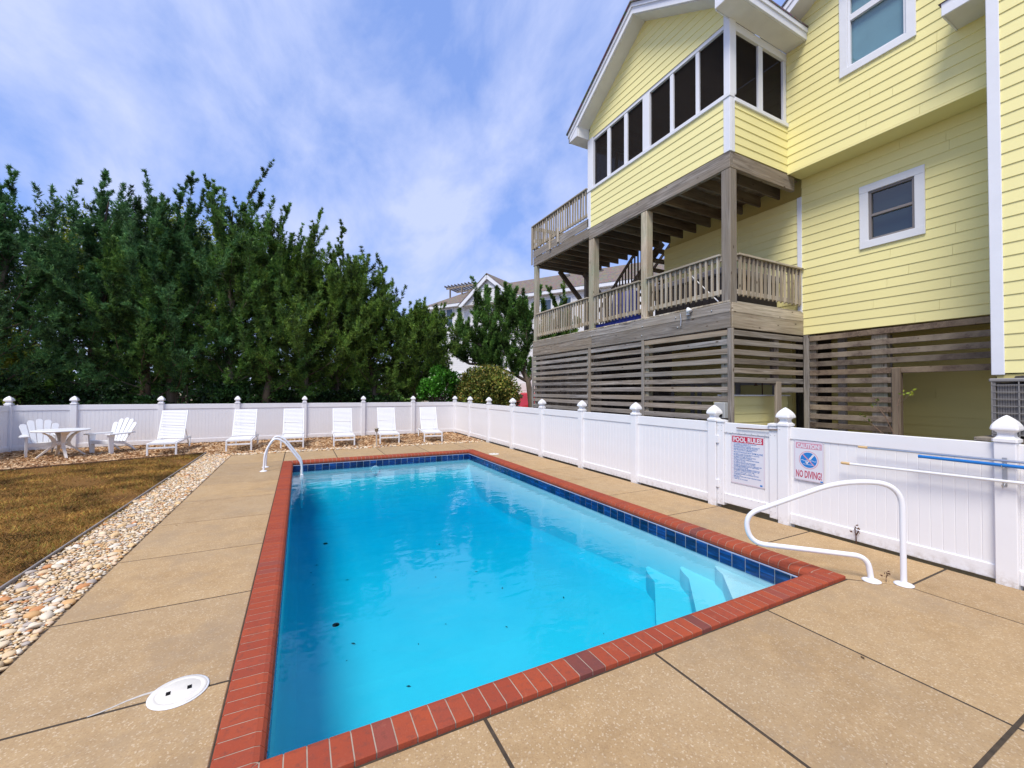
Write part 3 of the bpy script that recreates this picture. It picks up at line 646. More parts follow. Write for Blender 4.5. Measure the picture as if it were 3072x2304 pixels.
root = empty('grab_rail', (5.08, 1.83, 0), 0, 'white tubular figure four grab rail over the corner pool steps', 'grab rail')
path = fillet([dg(-2.30, 0), dg(-2.295, .955), dg(-1.80, .935), dg(-.97, .53), dg(-1.02, .245), dg(-2.02, .228), dg(-2.05, 0)], [.26, .22, .17, .17, .12, .12], 9)
MB().tube(path, .0245, 14).obj('tube', POWDER, root)
for s_ in (-2.30, -2.05): MB().lathe([(0, .001), (.075, .001), (.076, .008), (.06, .016), (.03, .026), (0, .026)], 24).obj('flange', POWDER, root, T(*dg(s_, 0)))
# ladder at the far left
root = empty('pool_ladder', (-.7, 10.95, 0), 0, 'white tubular pool ladder at the far corner of the pool', 'ladder')
for Y in (10.74, 11.30):
    p = fillet([(-.70, Y, 0), (-.68, Y, .44), (-.50, Y, .74), (-.30, Y, .64), (.06, Y, .12), (.06, Y, -.9)], [.2, .18, .18, .12], 8)
    MB().tube(p, .022, 12).obj('rail', POWDER, root)
    MB().lathe([(0, .001), (.075, .001), (.076, .008), (.06, .016), (.03, .026), (0, .026)], 24).obj('flange', POWDER, root, T(-.70, Y, 0))
for z in (-.22, -.48, -.74): MB().box(.02, .10, 10.74, 11.30, z-.012, z+.012, .005).obj('tread', POWDER, root)
for Y in (10.70, 11.34): MB().box(.03, .09, Y-.015, Y+.015, -.24, -.12, .006).obj('bumper', POWDER, root)

# ------------------------------------------------------------------ white vinyl fence
def cap_mesh():
    prof = [(0, .083), (.028, .083), (.032, .072), (.05, .058), (.07, .052), (.085, .054), (.10, .066), (.112, .090), (.120, .092), (.13, .092), (.155, .086), (.185, .070), (.215, .046), (.24, .020), (.252, .004)]
    rings = []
    for z, r_ in prof:
        c_ = r_*.16; q = r_-c_
        rings.append([(r_, -q, z), (r_, q, z), (q, r_, z), (-q, r_, z), (-r_, q, z), (-r_, -q, z), (-q, -r_, z), (q, -r_, z)])
    return MB().loft(rings, True, False).mesh('post_cap', VINYL)
CAP = cap_mesh(); POST = MB().box(-.072, .072, -.072, .072, -.05, 1.345, .006).mesh('post', VINYL)
BP = .0935
BOARD = MB().box(-BP/2+.002, BP/2-.002, -.011, .011, .14, 1.19, .0035).mesh('board', VINYL)
railc = {}
def rail_mesh(L, h):
    k = (round(L, 3), h)
    if k not in railc: railc[k] = MB().box(0, L, -.026, .026, 0, h, .006).mesh('rail', VINYL)
    return railc[k]
def post(root, x_, y_, rz=0):
    p = inst('post', POST, root, T(x_, y_, 0) @ Rz(rz)); inst('post_cap', CAP, p, T(x_, y_, 1.346) @ Rz(rz)); return p
def bay(root, a, b, z0=.02):
    a, b = Vector((a[0], a[1], 0)), Vector((b[0], b[1], 0)); d = (b-a).normalized(); a = a+d*.068; b = b-d*.068; L = (b-a).length; an = math.atan2(d.y, d.x)
    M = Matrix.Translation(a) @ Rz(an)
    inst('top_rail', rail_mesh(L, .16), root, M @ T(0, 0, 1.17)); inst('bottom_rail', rail_mesh(L, .14), root, M @ T(0, 0, z0))
    nb = int(L/BP); st = (L-nb*BP)/2
    bk = MB().box(0, L, -.0065, .0065, .15, 1.18).mesh('groove_web', VINYL); inst('groove_web', bk, root, M)
    for i in range(nb+(1 if st > .02 else 0)):
        o = inst('board', BOARD, root, M @ T(st+(i+.5)*BP if i < nb else L-st*.5, 0, 0))
        if i == nb: o.matrix_basis = M @ T(L-st*.5, 0, 0) @ Matrix.Diagonal((st/BP, 1, 1, 1)); inst('board', BOARD, root, M @ T(st*.5, 0, 0) @ Matrix.Diagonal((st/BP, 1, 1, 1)))
def fence(pts, label, skip_first=False, skip_last=False):
    root = empty('vinyl_fence', (pts[0][0], pts[0][1], 0), 0, label, 'fence', 'white vinyl privacy fences')
    for i, p in enumerate(pts):
        if (i == 0 and skip_first) or (i == len(pts)-1 and skip_last): continue
        post(root, *p)
    for i in range(len(pts)-1): bay(root, pts[i], pts[i+1])
    return root
fence([(6.0, -2.3), (6.0, -.45), (6.0, 1.385), (6.0, 3.41)], 'white vinyl fence section carrying the no diving sign and pool poles')
fence([(6.0, 4.52), (6.0, 6.29), (6.02, 8.10), (6.03, 9.96), (6.05, 11.80), (6.07, 13.72), (6.09, 15.64), (6.1, 17.5)], 'long white vinyl fence in front of the yellow house, beyond the gate')
fence([(-7.42, 17.15), (-6.12, 17.35), (-4.05, 17.38), (-1.95, 17.42), (.16, 17.5), (2.26, 17.5), (4.25, 17.5), (6.1, 17.5)], 'white vinyl fence behind the row of loungers', skip_last=True)
fence([(-7.42, 17.15), (-7.32, 15.3), (-7.28, 13.4), (-7.28, 11.5)], 'white vinyl fence at the lawn side, meeting the loungers fence', skip_first=True)
# gate
root = empty('pool_gate', (6.0, 3.97, 0), 0, 'white vinyl pool gate with flat capped stiles and pool rules sign', 'gate')
for Y in (3.555, 4.385):
    s_ = MB().box(5.955, 6.045, Y-.058, Y+.058, .03, 1.335, .006).obj('stile', VINYL, root)
    c_ = MB(); c_.loft([[(6+r_*sx, Y+r_*1.2*sy, z) for sx, sy in ((-1, -1), (1, -1), (1, 1), (-1, 1))] for r_, z in ((.058, 1.334), (.058, 1.36), (.03, 1.372))], True, False); c_.obj('stile_cap', VINYL, s_)
MB().box(5.972, 6.028, 3.613, 4.327, 1.17, 1.33, .006).obj('top_rail', VINYL, root); MB().box(5.972, 6.028, 3.613, 4.327, .07, .22, .006).obj('bottom_rail', VINYL, root)
MB().box(5.9935, 6.0065, 3.613, 4.327, .2, 1.19).obj('groove_web', VINYL, root)
for i in range(8): MB().box(5.989, 6.011, 3.613+i*.0893+.002, 3.613+(i+1)*.0893-.002, .2, 1.19, .0035).obj('board', VINYL, root)
MB().tube([(5.948, 4.10, 1.262), (5.945, 3.7, 1.268), (5.935, 3.44, 1.288)], .009, 6).obj('tie_rod', RUST, root)
scr = MB().lathe([(0, 0), (.006, 0), (.005, .003), (0, .004)], 8).mesh('screw', STEEL)
MX = Matrix.Rotation(-math.pi/2, 4, 'Y')
for Y in (3.53, 3.59, 4.36, 4.42):
    for z in (.12, .2, 1.2, 1.28): inst('screw', scr, root, T(5.955, Y, z) @ MX)
for i in range(7):
    for z in (1.185, .205): inst('screw', scr, root, T(5.972, 3.68+i*.1, z) @ MX)
for o in (MB().box(5.93, 5.955, 4.40, 4.47, 1.0, 1.12, .004), MB().box(5.93, 5.955, 4.40, 4.47, .3, .42, .004)): o.obj('hinge', VINYL, root)

# signs ------------------------------------------------------------
def text_mesh(s, size, mat, w=None, sx=1.0, bold=0.0):
    cu = bpy.data.curves.new('lettering', 'FONT'); cu.body = s; cu.size = size; cu.extrude = .0004; cu.offset = bold; cu.resolution_u = 2
    ob = bpy.data.objects.new('tmp', cu); col.objects.link(ob); dg_ = bpy.context.evaluated_depsgraph_get(); dg_.update()
    me = bpy.data.meshes.new_from_object(ob.evaluated_get(dg_)); bpy.data.objects.remove(ob); me.materials.clear(); me.materials.append(mat)
    n_ = len(me.vertices); co = np.empty(n_*3, np.float32); me.vertices.foreach_get('co', co); co = co.reshape(-1, 3)
    wd = co[:, 0].max()-co[:, 0].min(); co[:, 0] -= co[:, 0].min(); k = (w/wd) if w else sx; co[:, 0] *= k
    me.vertices.foreach_set('co', co.ravel()); me.update(); return me
def sign_basis(x_, y_, z_): # local x to the right of the reader (-Y), local y up, local z towards the pool (-X)
    return Matrix(((0, 0, -1, x_), (-1, 0, 0, y_), (0, 1, 0, z_), (0, 0, 0, 1)))
def plate(name, root, M, w, h, mat, z0, z1, ins=0, c=.002): return MB().box(ins, w-ins, ins, h-ins, z0, z1, 0).obj(name, mat, root, M)
root = empty('pool_rules_sign', (5.98, 4.21, .415), 0, 'tall pool rules sign with red heading and blue text on the gate', 'sign')
M = sign_basis(5.984, 4.215, .412); W_, H_ = .525, .745
plate('panel', root, M, W_, H_, SIGNW, 0, .004); 
bd = MB()
for a in ((.008, W_-.008, .008, .0105), (.008, W_-.008, H_-.0105, H_-.008), (.008, .0105, .008, H_-.008), (W_-.0105, W_-.008, .008, H_-.008)): bd.box(*a, .004, .0046)
bd.obj('border', SIGNP, root, M)
MB().box(.02, W_-.02, H_-.118, H_-.022, .004, .0047).obj('heading_band', SIGNR, root, M)
inst('heading', text_mesh('POOL RULES', .095, SIGNW, W_-.08, bold=.0035), root, M @ T(.04, H_-.103, .0052))
rules = ['NO RUNNING, BOISTEROUS OR ROUGH PLAY', 'SHOWER BEFORE ENTERING POOL', 'NO DIVING IN AREAS OF THE POOL LESS THAN 5 FT.|DEEP OR IN POOLS NOT APPROVED FOR DIVING', 'CHILDREN SHOULD NOT USE THE SWIMMING|POOL WITHOUT ADULT SUPERVISION', '*ADULTS SHOULD NOT SWIM ALONE', 'NO PERSON UNDER THE INFLUENCE OF ALCOHOL|OR DRUGS SHOULD USE THE POOL', 'NO PERSON WITH SKIN, EYE, EAR OR NASAL|INFECTIONS ALLOWED IN THE POOL', 'NO PERSON WITH ANY COMMUNICABLE DISEASES|ALLOWED IN THE POOL', 'NO ANIMALS, PETS, OR GLASS CONTAINERS|ALLOWED IN THE POOL OR ON THE DECK', 'ALL PERSONS USING POOL DO SO AT THEIR OWN RISK|OWNERS & MANAGEMENT ARE NOT RESPONSIBLE|FOR ACCIDENTS OR INJURIES', 'POOL IS FOR PRIVATE USE, MEMBERS & GUESTS ONLY|MANAGEMENT RESERVES THE RIGHT TO DENY USE|OF THE POOL TO ANYONE AT ANY TIME', 'THE POOL IS OPEN FROM     A.M. TO     P.M.', 'THE MAXIMUM NUMBER OF SWIMMERS ALLOWED|IN THE POOL IS', 'EMERGENCY TELEPHONE OR FIRST AID/SPINAL BOARD|IS LOCATED', 'A FIRST AID KIT IS LOCATED']
z = H_-.138; dots = MB()
for r_ in rules:
    dots.box(.026, .034, z+.001, z+.009, .004, .0047)
    if r_[0] == '*':
        z -= .012; inst('rule_text', text_mesh(r_[1:], .036, SIGNT, W_-.072, bold=.0006), root, M @ T(.045, z-.002, .0048)); z -= .027
    else:
        for ln in r_.split('|'): inst('rule_text', text_mesh(ln, .0185, SIGNT, None, .93, .0004), root, M @ T(.045, z, .0048)); z -= .0182
        z -= .0035
dots.obj('bullet_marks', SIGNP, root, M); MB().box(W_-.07, W_-.035, .02, .045, .004, .0047).obj('maker_mark', SIGNB, root, M)
root = empty('no_diving_sign', (5.98, 3.275, .64), 0, 'square no diving caution sign with round blue diver symbol', 'sign')
M = sign_basis(5.969, 3.28, .642); W_, H_ = .355, .52
plate('panel', root, M, W_, H_, SIGNW, 0, .004); bd = MB()
for a in ((.006, W_-.006, .006, .0085), (.006, W_-.006, H_-.0085, H_-.006), (.006, .0085, .006, H_-.006), (W_-.0085, W_-.006, .006, H_-.006)): bd.box(*a, .004, .0046)
bd.obj('border', SIGNP, root, M); MB().box(.022, W_-.022, H_-.10, H_-.022, .004, .0046).obj('heading_band', SIGNP, root, M)
inst('heading', text_mesh('CAUTION!', .075, SIGNW, W_-.07, bold=.003), root, M @ T(.035, H_-.089, .0052))
inst('warning_text', text_mesh('NO DIVING!', .13, plain('sign_crimson', (0.50, 0.05, 0.11), .4), W_-.045, bold=.003), root, M @ T(.022, .04, .0046))
def disc(r_, z0, z1, n_=40): return MB().lathe([(0, z0), (r_, z0), (r_, z1), (0, z1)], n_, (W_/2, .275, 0), False)
disc(.118, .004, .0046).obj('symbol_ring', SIGNP, root, M); disc(.110, .0046, .0050).obj('symbol_rim', SIGNW, root, M); disc(.100, .0050, .0054).obj('symbol_disc', SIGNB, root, M)
wv = MB(); cxs, cys = W_/2, .275
wv.beam((cxs+.062, cys+.075, .0058), (cxs+.01, cys+.005, .0058), .024, .0008, (0, 0, 1)); wv.beam((cxs+.012, cys+.008, .0058), (cxs-.025, cys-.06, .0058), .014, .0008, (0, 0, 1))
wv.lathe([(0, .0054), (.011, .0054), (.011, .0060), (0, .0060)], 12, (cxs-.03, cys-.03, 0))
for k in range(10):
    a, b = -.09+k*.018, -.09+(k+1)*.018
    if abs((a+b)/2) < .092: wv.beam((cxs+a, cys-.008+.007*math.sin(k*1.9), .0058), (cxs+b, cys-.008+.007*math.sin((k+1)*1.9), .0058), .006, .0008)
wv.beam((cxs-.07, cys-.056, .0058), (cxs+.07, cys-.062, .0058), .005, .0008); wv.obj('diver_symbol', SIGNW, root, M)
MB().beam((cxs-.072, cys+.072, .0064), (cxs+.072, cys-.072, .0064), .013, .0008).obj('prohibition_bar', SIGNP, root, M)
MB().box(W_-.04, W_-.01, .006, .024, .004, .0052).obj('maker_mark', SIGNB, root, M)
for (Yc, zc_) in ((3.275, 1.155), (2.93, 1.155), (3.275, .65), (2.93, .65), (4.21, 1.15), (3.695, 1.15), (4.21, .42), (3.695, .42)):
    par = bpy.data.objects['no_diving_sign' if Yc < 3.4 else 'pool_rules_sign']; inst('screw', scr, par, T(5.964 if Yc < 3.4 else 5.979, Yc, zc_) @ MX)
# poles on hooks
XP = 5.885
def pole(label, y0, z0, z1, r_, mat, grip, name):
    root = empty(name, (XP, y0, z0), 0, label, 'pole', 'pool poles hung on the fence')
    q = 2.5; MB().tube([(XP, y0-(.09 if grip else 0), z0), (XP, y0-q, z0+(z1-z0)*q/1.27)], r_, 12).obj('shaft', mat, root)
    if grip: MB().tube([(XP, y0+.002, z0), (XP, y0-.01, z0), (XP, y0-.092, z0)], [r_*.8, r_*1.12, r_*1.12], 12).obj('grip', TANP, root)
    else: MB().tube([(XP, y0+.004, z0), (XP, y0-.02, z0)], r_*1.08, 12).obj('end_collar', BLUEP, root)
pole('silver aluminium pool pole with tan tip, topmost on the fence hooks', 2.52, 1.168, 1.175, .0125, ALU, True, 'pool_pole')
XP = 5.855
pole('blue pool pole hung under the silver one on the fence', 1.97, 1.135, 1.132, .0165, BLUEP, False, 'pool_pole')
XP = 5.87
pole('white pool pole with tan tip hung lowest on the fence', 2.69, .955, .985, .0145, PVC, True, 'pool_pole')
root = empty('pole_hook', (5.92, 1.385, 1.05), 0, 'grey metal pole hook strip on the near fence post', 'hook')
MB().box(5.922, 5.928, 1.37, 1.40, .93, 1.20, .001).obj('strip', STEEL, root)
for z in (1.115, .935): MB().tube(smooth_path([(5.925, 1.385, z+.03), (5.90, 1.385, z-.01), (5.86, 1.385, z-.012), (5.84, 1.385, z+.02)], 5), .004, 6).obj('hook', STEEL, root)

# ------------------------------------------------------------------ loungers, chairs, table
def lounger():
    root = empty('sun_lounger', (0, 0, 0), 0, 'x', 'sun lounger', 'white strap sun loungers in a row'); W = .31
    sl = MB().box(-W+.03, W-.03, -.02, .02, -.006, .006, .003).mesh('seat_strap', PVC)
    for s_ in (-1, 1):
        MB().box(s_*W-.022, s_*W+.022, 0, .045, 0, .34, .006).obj('front_leg', PVC, root)
        MB().box(s_*W-.02, s_*W+.02, .045, 1.98, .30, .345, .006).obj('side_rail', PVC, root)
        p = fillet([(s_*W, 1.55, .30), (s_*W, 1.75, .06), (s_*W, 1.80, .012), (s_*W, 1.86, .05), (s_*W, 1.98, .33)], [.08, .04, .04], 5)
        MB().tube(p, .016, 8).obj('rear_leg', PVC, root)
    MB().box(-W+.022, W-.022, 0, .035, .19, .235, .005).obj('front_brace', PVC, root); MB().box(-W+.022, W-.022, .0, .04, .30, .343, .005).obj('front_rail', PVC, root)
    MB().box(-W+.02, W-.02, 1.94, 1.975, .30, .34, .005).obj('rear_rail', PVC, root)
    for i in range(19): inst('seat_strap', sl, root, T(0, .065+i*.0485, .352))
    a = R(57); y0, z0, L = 1.02, .355, .98
    bM = T(0, y0, z0) @ Matrix.Rotation(a, 4, 'X')
    for s_ in (-1, 1): MB().box(s_*(W-.012)-.017, s_*(W-.012)+.017, 0, L, -.016, .016, .005).obj('back_rail', PVC, root, bM)
    MB().box(-W+.02, W-.02, L-.03, L, -.014, .014, .005).obj('back_top_rail', PVC, root, bM)
    for i in range(18):
        yy_ = .035+i*.0515+(.012 if i > 7 else 0)
        inst('back_strap', sl, root, bM @ T(0, yy_, .014))
    for s_ in (-1, 1): MB().tube([(s_*(W-.05), y0+math.cos(a)*.55, z0+math.sin(a)*.55), (s_*(W-.05), 1.80, .32)], .011, 6).obj('back_prop', PVC, root)
    return root
L0 = lounger()
spots = [(-3.36, 14.53, 1.5, 'white strap lounger nearest the round table, beside the lawn corner'), (-1.585, 14.56, -.8, 'cream white strap lounger behind the pebble bend, second from the table'), (-.20, 14.72, -1, 'white strap lounger right behind the pool ladder'), (1.30, 14.50, -2, 'white strap lounger behind the far tiled wall, between ladder and path light'), (2.75, 14.56, -5, 'white strap lounger directly behind the small path light'), (4.24, 14.44, -8, 'white strap lounger nearest the fence corner')]
for i, (x_, y_, a, lab) in enumerate(spots):
    M = T(x_, y_, -.006) @ Rz(R(a))
    if i == 0: L0.matrix_basis = M; L0['label'] = lab
    else: copy_tree(L0, M, lab)
CRM = plain('cream_strap', (0.75, 0.74, 0.68), .45, .4)
def adirondack():
    root = empty('adirondack_chair', (0, 0, 0), 0, 'x', 'chair', 'white resin adirondack chairs')   # faces -Y
    for s_ in (-1, 1):
        MB().loft([[(s_*.29+dx_, yb, zb) for dx_, yb, zb in ((-.022, y0, z), (.022, y0, z), (.022, y1, z), (-.022, y1, z))] for z, y0, y1 in ((0, -.36, -.27), (.3, -.40, -.27), (.54, -.42, -.24))], True, False).obj('front_leg', PVC, root)
        MB().loft([[(s_*.25+dx_, y_, z+dz_) for dx_, dz_ in ((-.02, -.03), (.02, -.03), (.02, .03), (-.02, .03))] for y_, z in ((-.34, .345), (.1, .25), (.30, .12), (.40, .03))], True, False).obj('rear_leg', PVC, root)
        arm = [(s_*.24, -.46), (s_*.40, -.46), (s_*.42, -.30), (s_*.37, .10), (s_*.31, .36), (s_*.24, .36)]
        if s_ < 0: arm = arm[::-1]
        MB().prism(arm, .535, .565, .006).obj('arm', PVC, root)
    MB().box(-.27, .27, -.375, -.35, .27, .37, .006).obj('front_apron', PVC, root)
    for i in range(6): MB().box(-.27, .27, -.37+i*.088, -.37+i*.088+.078, .355-i*.012, .375-i*.012, .005).obj('seat_slat', PVC, root, T(0, 0, 0))
    bM = T(0, .10, .28) @ Matrix.Rotation(R(66), 4, 'X')
    for i in range(5):
        u = i-2; a = u*R(5.2); hL = .76-.035*u*u; w0, w1 = .044, .068
        x0, x1 = u*.098, u*.098+math.sin(a)*hL*1.0
        pts = [(x0-w0, 0), (x0+w0, 0), (x1+w1, hL-.05-.012*u), (x1+w1*.6, hL-.008), (x1, hL), (x1-w1*.6, hL-.008), (x1-w1, hL-.05+.012*u)]
        MB().prism(pts, -.009, .009, .004).obj('back_slat', PVC, root, bM)
    MB().box(-.25, .25, .32, .36, -.03, -.012, .004).obj('back_brace', PVC, root, bM)
    return root
A0 = adirondack(); A0.matrix_basis = T(-6.32, 16.05, -.008) @ Rz(R(27)); A0['label'] = 'white adirondack chair half hidden behind the round table'
copy_tree(A0, T(-4.80, 15.99, -.008) @ Rz(R(-31)), 'white adirondack chair to the side of the table, turned towards it')
root = empty('round_table', (-5.68, 15.42, -.008), R(12), 'round white resin table with four curved legs', 'table')
TM = WM[root.name]
MB().lathe([(0, .690), (.555, .690), (.565, .70), (.57, .715), (.56, .727), (.54, .73), (0, .735)], 40).obj('table_top', PVC, root, TM)
for k in range(4):
    lm = MB(); rings = []
    for r_, z, wd, th in ((.47, 0, .05, .045), (.40, .07, .055, .05), (.27, .20, .06, .06), (.15, .30, .07, .08), (.12, .38, .075, .085), (.15, .47, .08, .08), (.22, .58, .11, .06), (.33, .66, .16, .045), (.42, .69, .19, .03)):
        rings.append([(r_-th*.5, -wd*.5, z), (r_+th*.5, -wd*.5, z), (r_+th*.5, wd*.5, z), (r_-th*.5, wd*.5, z)])
    lm.loft(rings, True, False).obj('leg', PVC2, root, TM @ Rz(R(20+k*90)))
MB().lathe([(0, .31), (.09, .31), (.12, .34), (.12, .40), (.09, .43), (0, .43)], 16).obj('hub', PVC2, root, TM)
# small path light
root = empty('path_light', (2.20, 13.84, 0), 0, 'small weathered path light on a thin post before the loungers', 'path light')
MB().tube([(2.20, 13.84, -.03), (2.20, 13.84, .50)], .018, 8).obj('stake', plain('old_post', (.5, .46, .42), .7), root)
MB().lathe([(.02, .49), (.055, .50), (.055, .58), (.075, .585), (.07, .60), (.015, .63), (0, .63)], 12, (2.20, 13.84, 0)).obj('lamp_head', plain('old_lamp', (.36, .33, .27), .6), root)
# ------------------------------------------------------------------ yellow house on pilings
house = empty('beach_house', (9.3, 5.0, 0), 0, 'yellow lap sided beach house on pilings with screened porch and weathered decks', 'house')
def MX_(X): return Matrix(((0, -1, 0, X), (1, 0, 0, 0), (0, 0, 1, 0), (0, 0, 0, 1)))        # wall facing -X, u = Y
def MYm(Y): return Matrix(((-1, 0, 0, 0), (0, -1, 0, Y), (0, 0, 1, 0), (0, 0, 0, 1)))       # wall facing -Y, u = -X
def MYp(Y): return T(0, Y, 0)                                                               # wall facing +Y, u = X
EXPO = .1705; bcache = {}
def lap_board(w, M, mat, ua, ub, ua2, ub2, z0, h):
    k = (round(ub-ua, 3), round(ua2-ua, 3), round(ub2-ub, 3), round(h, 4), mat.name)
    if k not in bcache:
        L = ub-ua; a2, b2 = ua2-ua, L+ub2-ub
        vs_ = [(0, .019, 0), (0, .004, 0), (a2, .0045, h), (a2, .007, h), (L, .019, 0), (L, .004, 0), (b2, .0045, h), (b2, .007, h)]
        bcache[k] = MB().convex(vs_, [(0, 1, 2, 3), (4, 5, 6, 7), (0, 1, 5, 4), (1, 2, 6, 5), (2, 3, 7, 6), (3, 0, 4, 7)]).mesh('siding_board', mat)
    inst('siding_board', bcache[k], w, M @ T(ua, 0, z0))
def lap_wall(M, u0, u1, z0, z1, mat=None, holes=(), clip=None, expo=EXPO, back=.12, label=None):
    mat = mat or SIDING
    us = sorted({u0, u1, *[h_[0] for h_ in holes], *[h_[1] for h_ in holes]}); zs = sorted({z0, z1, *[h_[2] for h_ in holes], *[h_[3] for h_ in holes]})
    bk = MB()
    if clip is None:
        for i in range(len(us)-1):
            for j in range(len(zs)-1):
                cu, cz = (us[i]+us[i+1])/2, (zs[j]+zs[j+1])/2
                if not any(h_[0] < cu < h_[1] and h_[2] < cz < h_[3] for h_ in holes): bk.box(us[i], us[i+1], -back, .001, zs[j], zs[j+1])
    else:
        bk.box(u0, u1, -back, .001, z0, z0+.01)
        zz = z0
        while zz < z1-.01:
            a, b = clip(zz); c_, d_ = clip(min(zz+expo, z1))
            bk.convex([(a, -back, zz), (b, -back, zz), (d_, -back, min(zz+expo, z1)), (c_, -back, min(zz+expo, z1)), (a, .001, zz), (b, .001, zz), (d_, .001, min(zz+expo, z1)), (c_, .001, min(zz+expo, z1))], [(0, 1, 2, 3), (4, 5, 6, 7), (0, 1, 5, 4), (1, 2, 6, 5), (2, 3, 7, 6), (3, 0, 4, 7)])
            zz += expo
    w = bk.obj('wall', mat, house, M)
    z = z0
    while z < z1-.02:
        h = min(expo, z1-z); a, b = (u0, u1) if clip is None else clip(z); a2, b2 = (u0, u1) if clip is None else clip(z+h)
        segs = [(a, b, a2, b2)]
        for (ha, hb, hz0, hz1) in holes:
            if z+h*.5 > hz0 and z+h*.5 < hz1:
                ns = []
                for (p, q, p2, q2) in segs:
                    if ha > p: ns.append((p, min(ha, q), p2, min(ha, q2)))
                    if hb < q: ns.append((max(hb, p), q, max(hb, p2), q2))
                segs = ns
        for (p, q, p2, q2) in segs:
            if q-p > 2.6 and abs(p-p2) < .01:
                cu = p+(q-p)*random.uniform(.2, .8); lap_board(w, M, mat, p, cu-.0015, p2, cu-.0015, z, h); lap_board(w, M, mat, cu+.0015, q, cu+.0015, max(q2, cu+.01), z, h)
            elif q-p > .03: lap_board(w, M, mat, p, q, p2, max(q2, p2+.005), z, h)
        z += expo
    return w
def window(M, u0, u1, z0, z1, pane_backing, sash, cas=.115, bars=(), mat=TRIM, label=None):
    f = MB(); c_ = .004
    f.box(u0, u1, -.01, .042, z1-cas, z1, c_); f.box(u0, u1, -.01, .046, z0, z0+cas, c_); f.box(u0, u0+cas, -.01, .039, z0+cas, z1-cas, c_); f.box(u1-cas, u1, -.01, .039, z0+cas, z1-cas, c_)
    w = f.obj('window', mat, house, M)
    if label: w['label'] = label
    a, b, c2, d = u0+cas, u1-cas, z0+cas, z1-cas; s_ = MB(); t = .038
    for q in ((a, b, d-t, d), (a, b, c2, c2+t), (a, a+t, c2+t, d-t), (b-t, b, c2+t, d-t)): s_.box(q[0], q[1], -.05, .012, q[2], q[3], .003)
    for (k, th) in bars: s_.box(a+t, b-t, -.045, .016, k-th/2, k+th/2, .003)
    s_.obj('sash', sash, w, M)
    ks = [c2+t]+[v for k, th in bars for v in (k-th/2, k+th/2)]+[d-t]
    for i in range(0, len(ks), 2): MB().add([(a+t, -.027, ks[i]), (b-t, -.027, ks[i]), (b-t, -.027, ks[i+1]), (a+t, -.027, ks[i+1])], [(3, 2, 1, 0)]).obj('pane', GLASS, w, M)
    MB().box(a, b, -.085 if pane_backing is TEAL else -.15, -.07 if pane_backing is TEAL else -.13, c2, d).obj('pane_backing', pane_backing, w, M)  # flat sheet behind the glass, coloured as sky reflection above and dim room below
    r_ = MB()
    for q in ((a-.005, a, c2, d), (b, b+.005, c2, d)): r_.box(q[0], q[1], -.15, -.05, q[2], q[3])
    r_.box(a, b, -.15, -.05, d, d+.005); r_.box(a, b, -.15, -.05, c2-.005, c2); r_.obj('reveal', mat, w, M)
def hbox(name, mat, x0, x1, y0, y1, z0, z1, c=.006, parent=None): return MB().box(x0, x1, y0, y1, z0, z1, c).obj(name, mat, parent or house)

# walls of the main body
lap_wall(MX_(9.3), 2.0, 4.925, 3.005, 6.27, holes=[(3.04, 3.89, 4.5, 5.62)])
window(MX_(9.3), 3.0, 3.915, 4.475, 5.645, DIMROOM, SASH, .135, [(5.06, .045)], label='small double hung window on the lower yellow wall')
lap_wall(MX_(9.3), 5.015, 8.6, 3.5, 5.9)
hbox('corner_board', TRIM, 9.268, 9.30, 4.92, 5.01, 3.47, 5.9)
def clipU(z): return (2.0, min(4.925, 4.67-(z-9.2)/.6 if z > 9.05 else 4.925))
# upper wall (overhanging) with tall window
UW = MX_(8.8)
lap_wall(UW, 1.99, 4.925, 6.275, 9.0, holes=[(2.95, 3.95, 7.62, 9.0)])
lap_wall(UW, 1.99, 4.9, 9.003, 9.9, clip=lambda z: (max(2.0, 3.4-(9.97-z)/.6), min(4.9, 3.4+(9.97-z)/.6)))
window(UW, 2.92, 3.985, 7.575, 9.25, TEAL, TRIM, .125, [(8.60, .11)], label='tall upper window with pale teal sky reflection painted behind the glass')
MB().box(8.8, 9.3, 1.99, 4.93, 6.26, 6.272).obj('overhang_soffit', SIDING, house)
hbox('overhang_edge', SIDING, 8.778, 8.80, 1.99, 4.925, 6.235, 6.272, .003)
# projecting bay at the right edge
lap_wall(MX_(8.23), -2.5, 1.91, 2.075, 10.5)
lap_wall(MYp(2.0), 8.23, 9.4, 2.075, 10.5)
hbox('corner_board', TRIM, 8.203, 8.23, 1.905, 2.025, 2.05, 10.5); hbox('corner_board', TRIM, 8.23, 8.34, 2.0, 2.025, 2.05, 10.5)
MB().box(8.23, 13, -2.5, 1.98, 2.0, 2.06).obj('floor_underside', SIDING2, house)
# small boxed eave against the bay
r_ = hbox('eave', SOFFIT, 8.28, 8.79, 2.03, 2.45, 7.30, 7.32, .0); hbox('fascia', TRIM, 8.25, 8.28, 2.03, 2.47, 7.29, 7.48, .004); hbox('fascia', TRIM, 8.28, 8.79, 2.45, 2.472, 7.29, 7.48, .004)
MB().convex([(8.23, 2.03, 7.482), (8.79, 2.03, 7.482), (8.79, 2.50, 7.482), (8.23, 2.50, 7.482), (8.79, 2.03, 7.85), (8.79, 2.4, 7.85)], [(0, 1, 2, 3), (0, 1, 4), (2, 3, 0, 4, 5)[:4], (1, 2, 5, 4), (0, 3, 5, 4), (3, 2, 5)]).obj('eave_roof', SHINGLE, house)
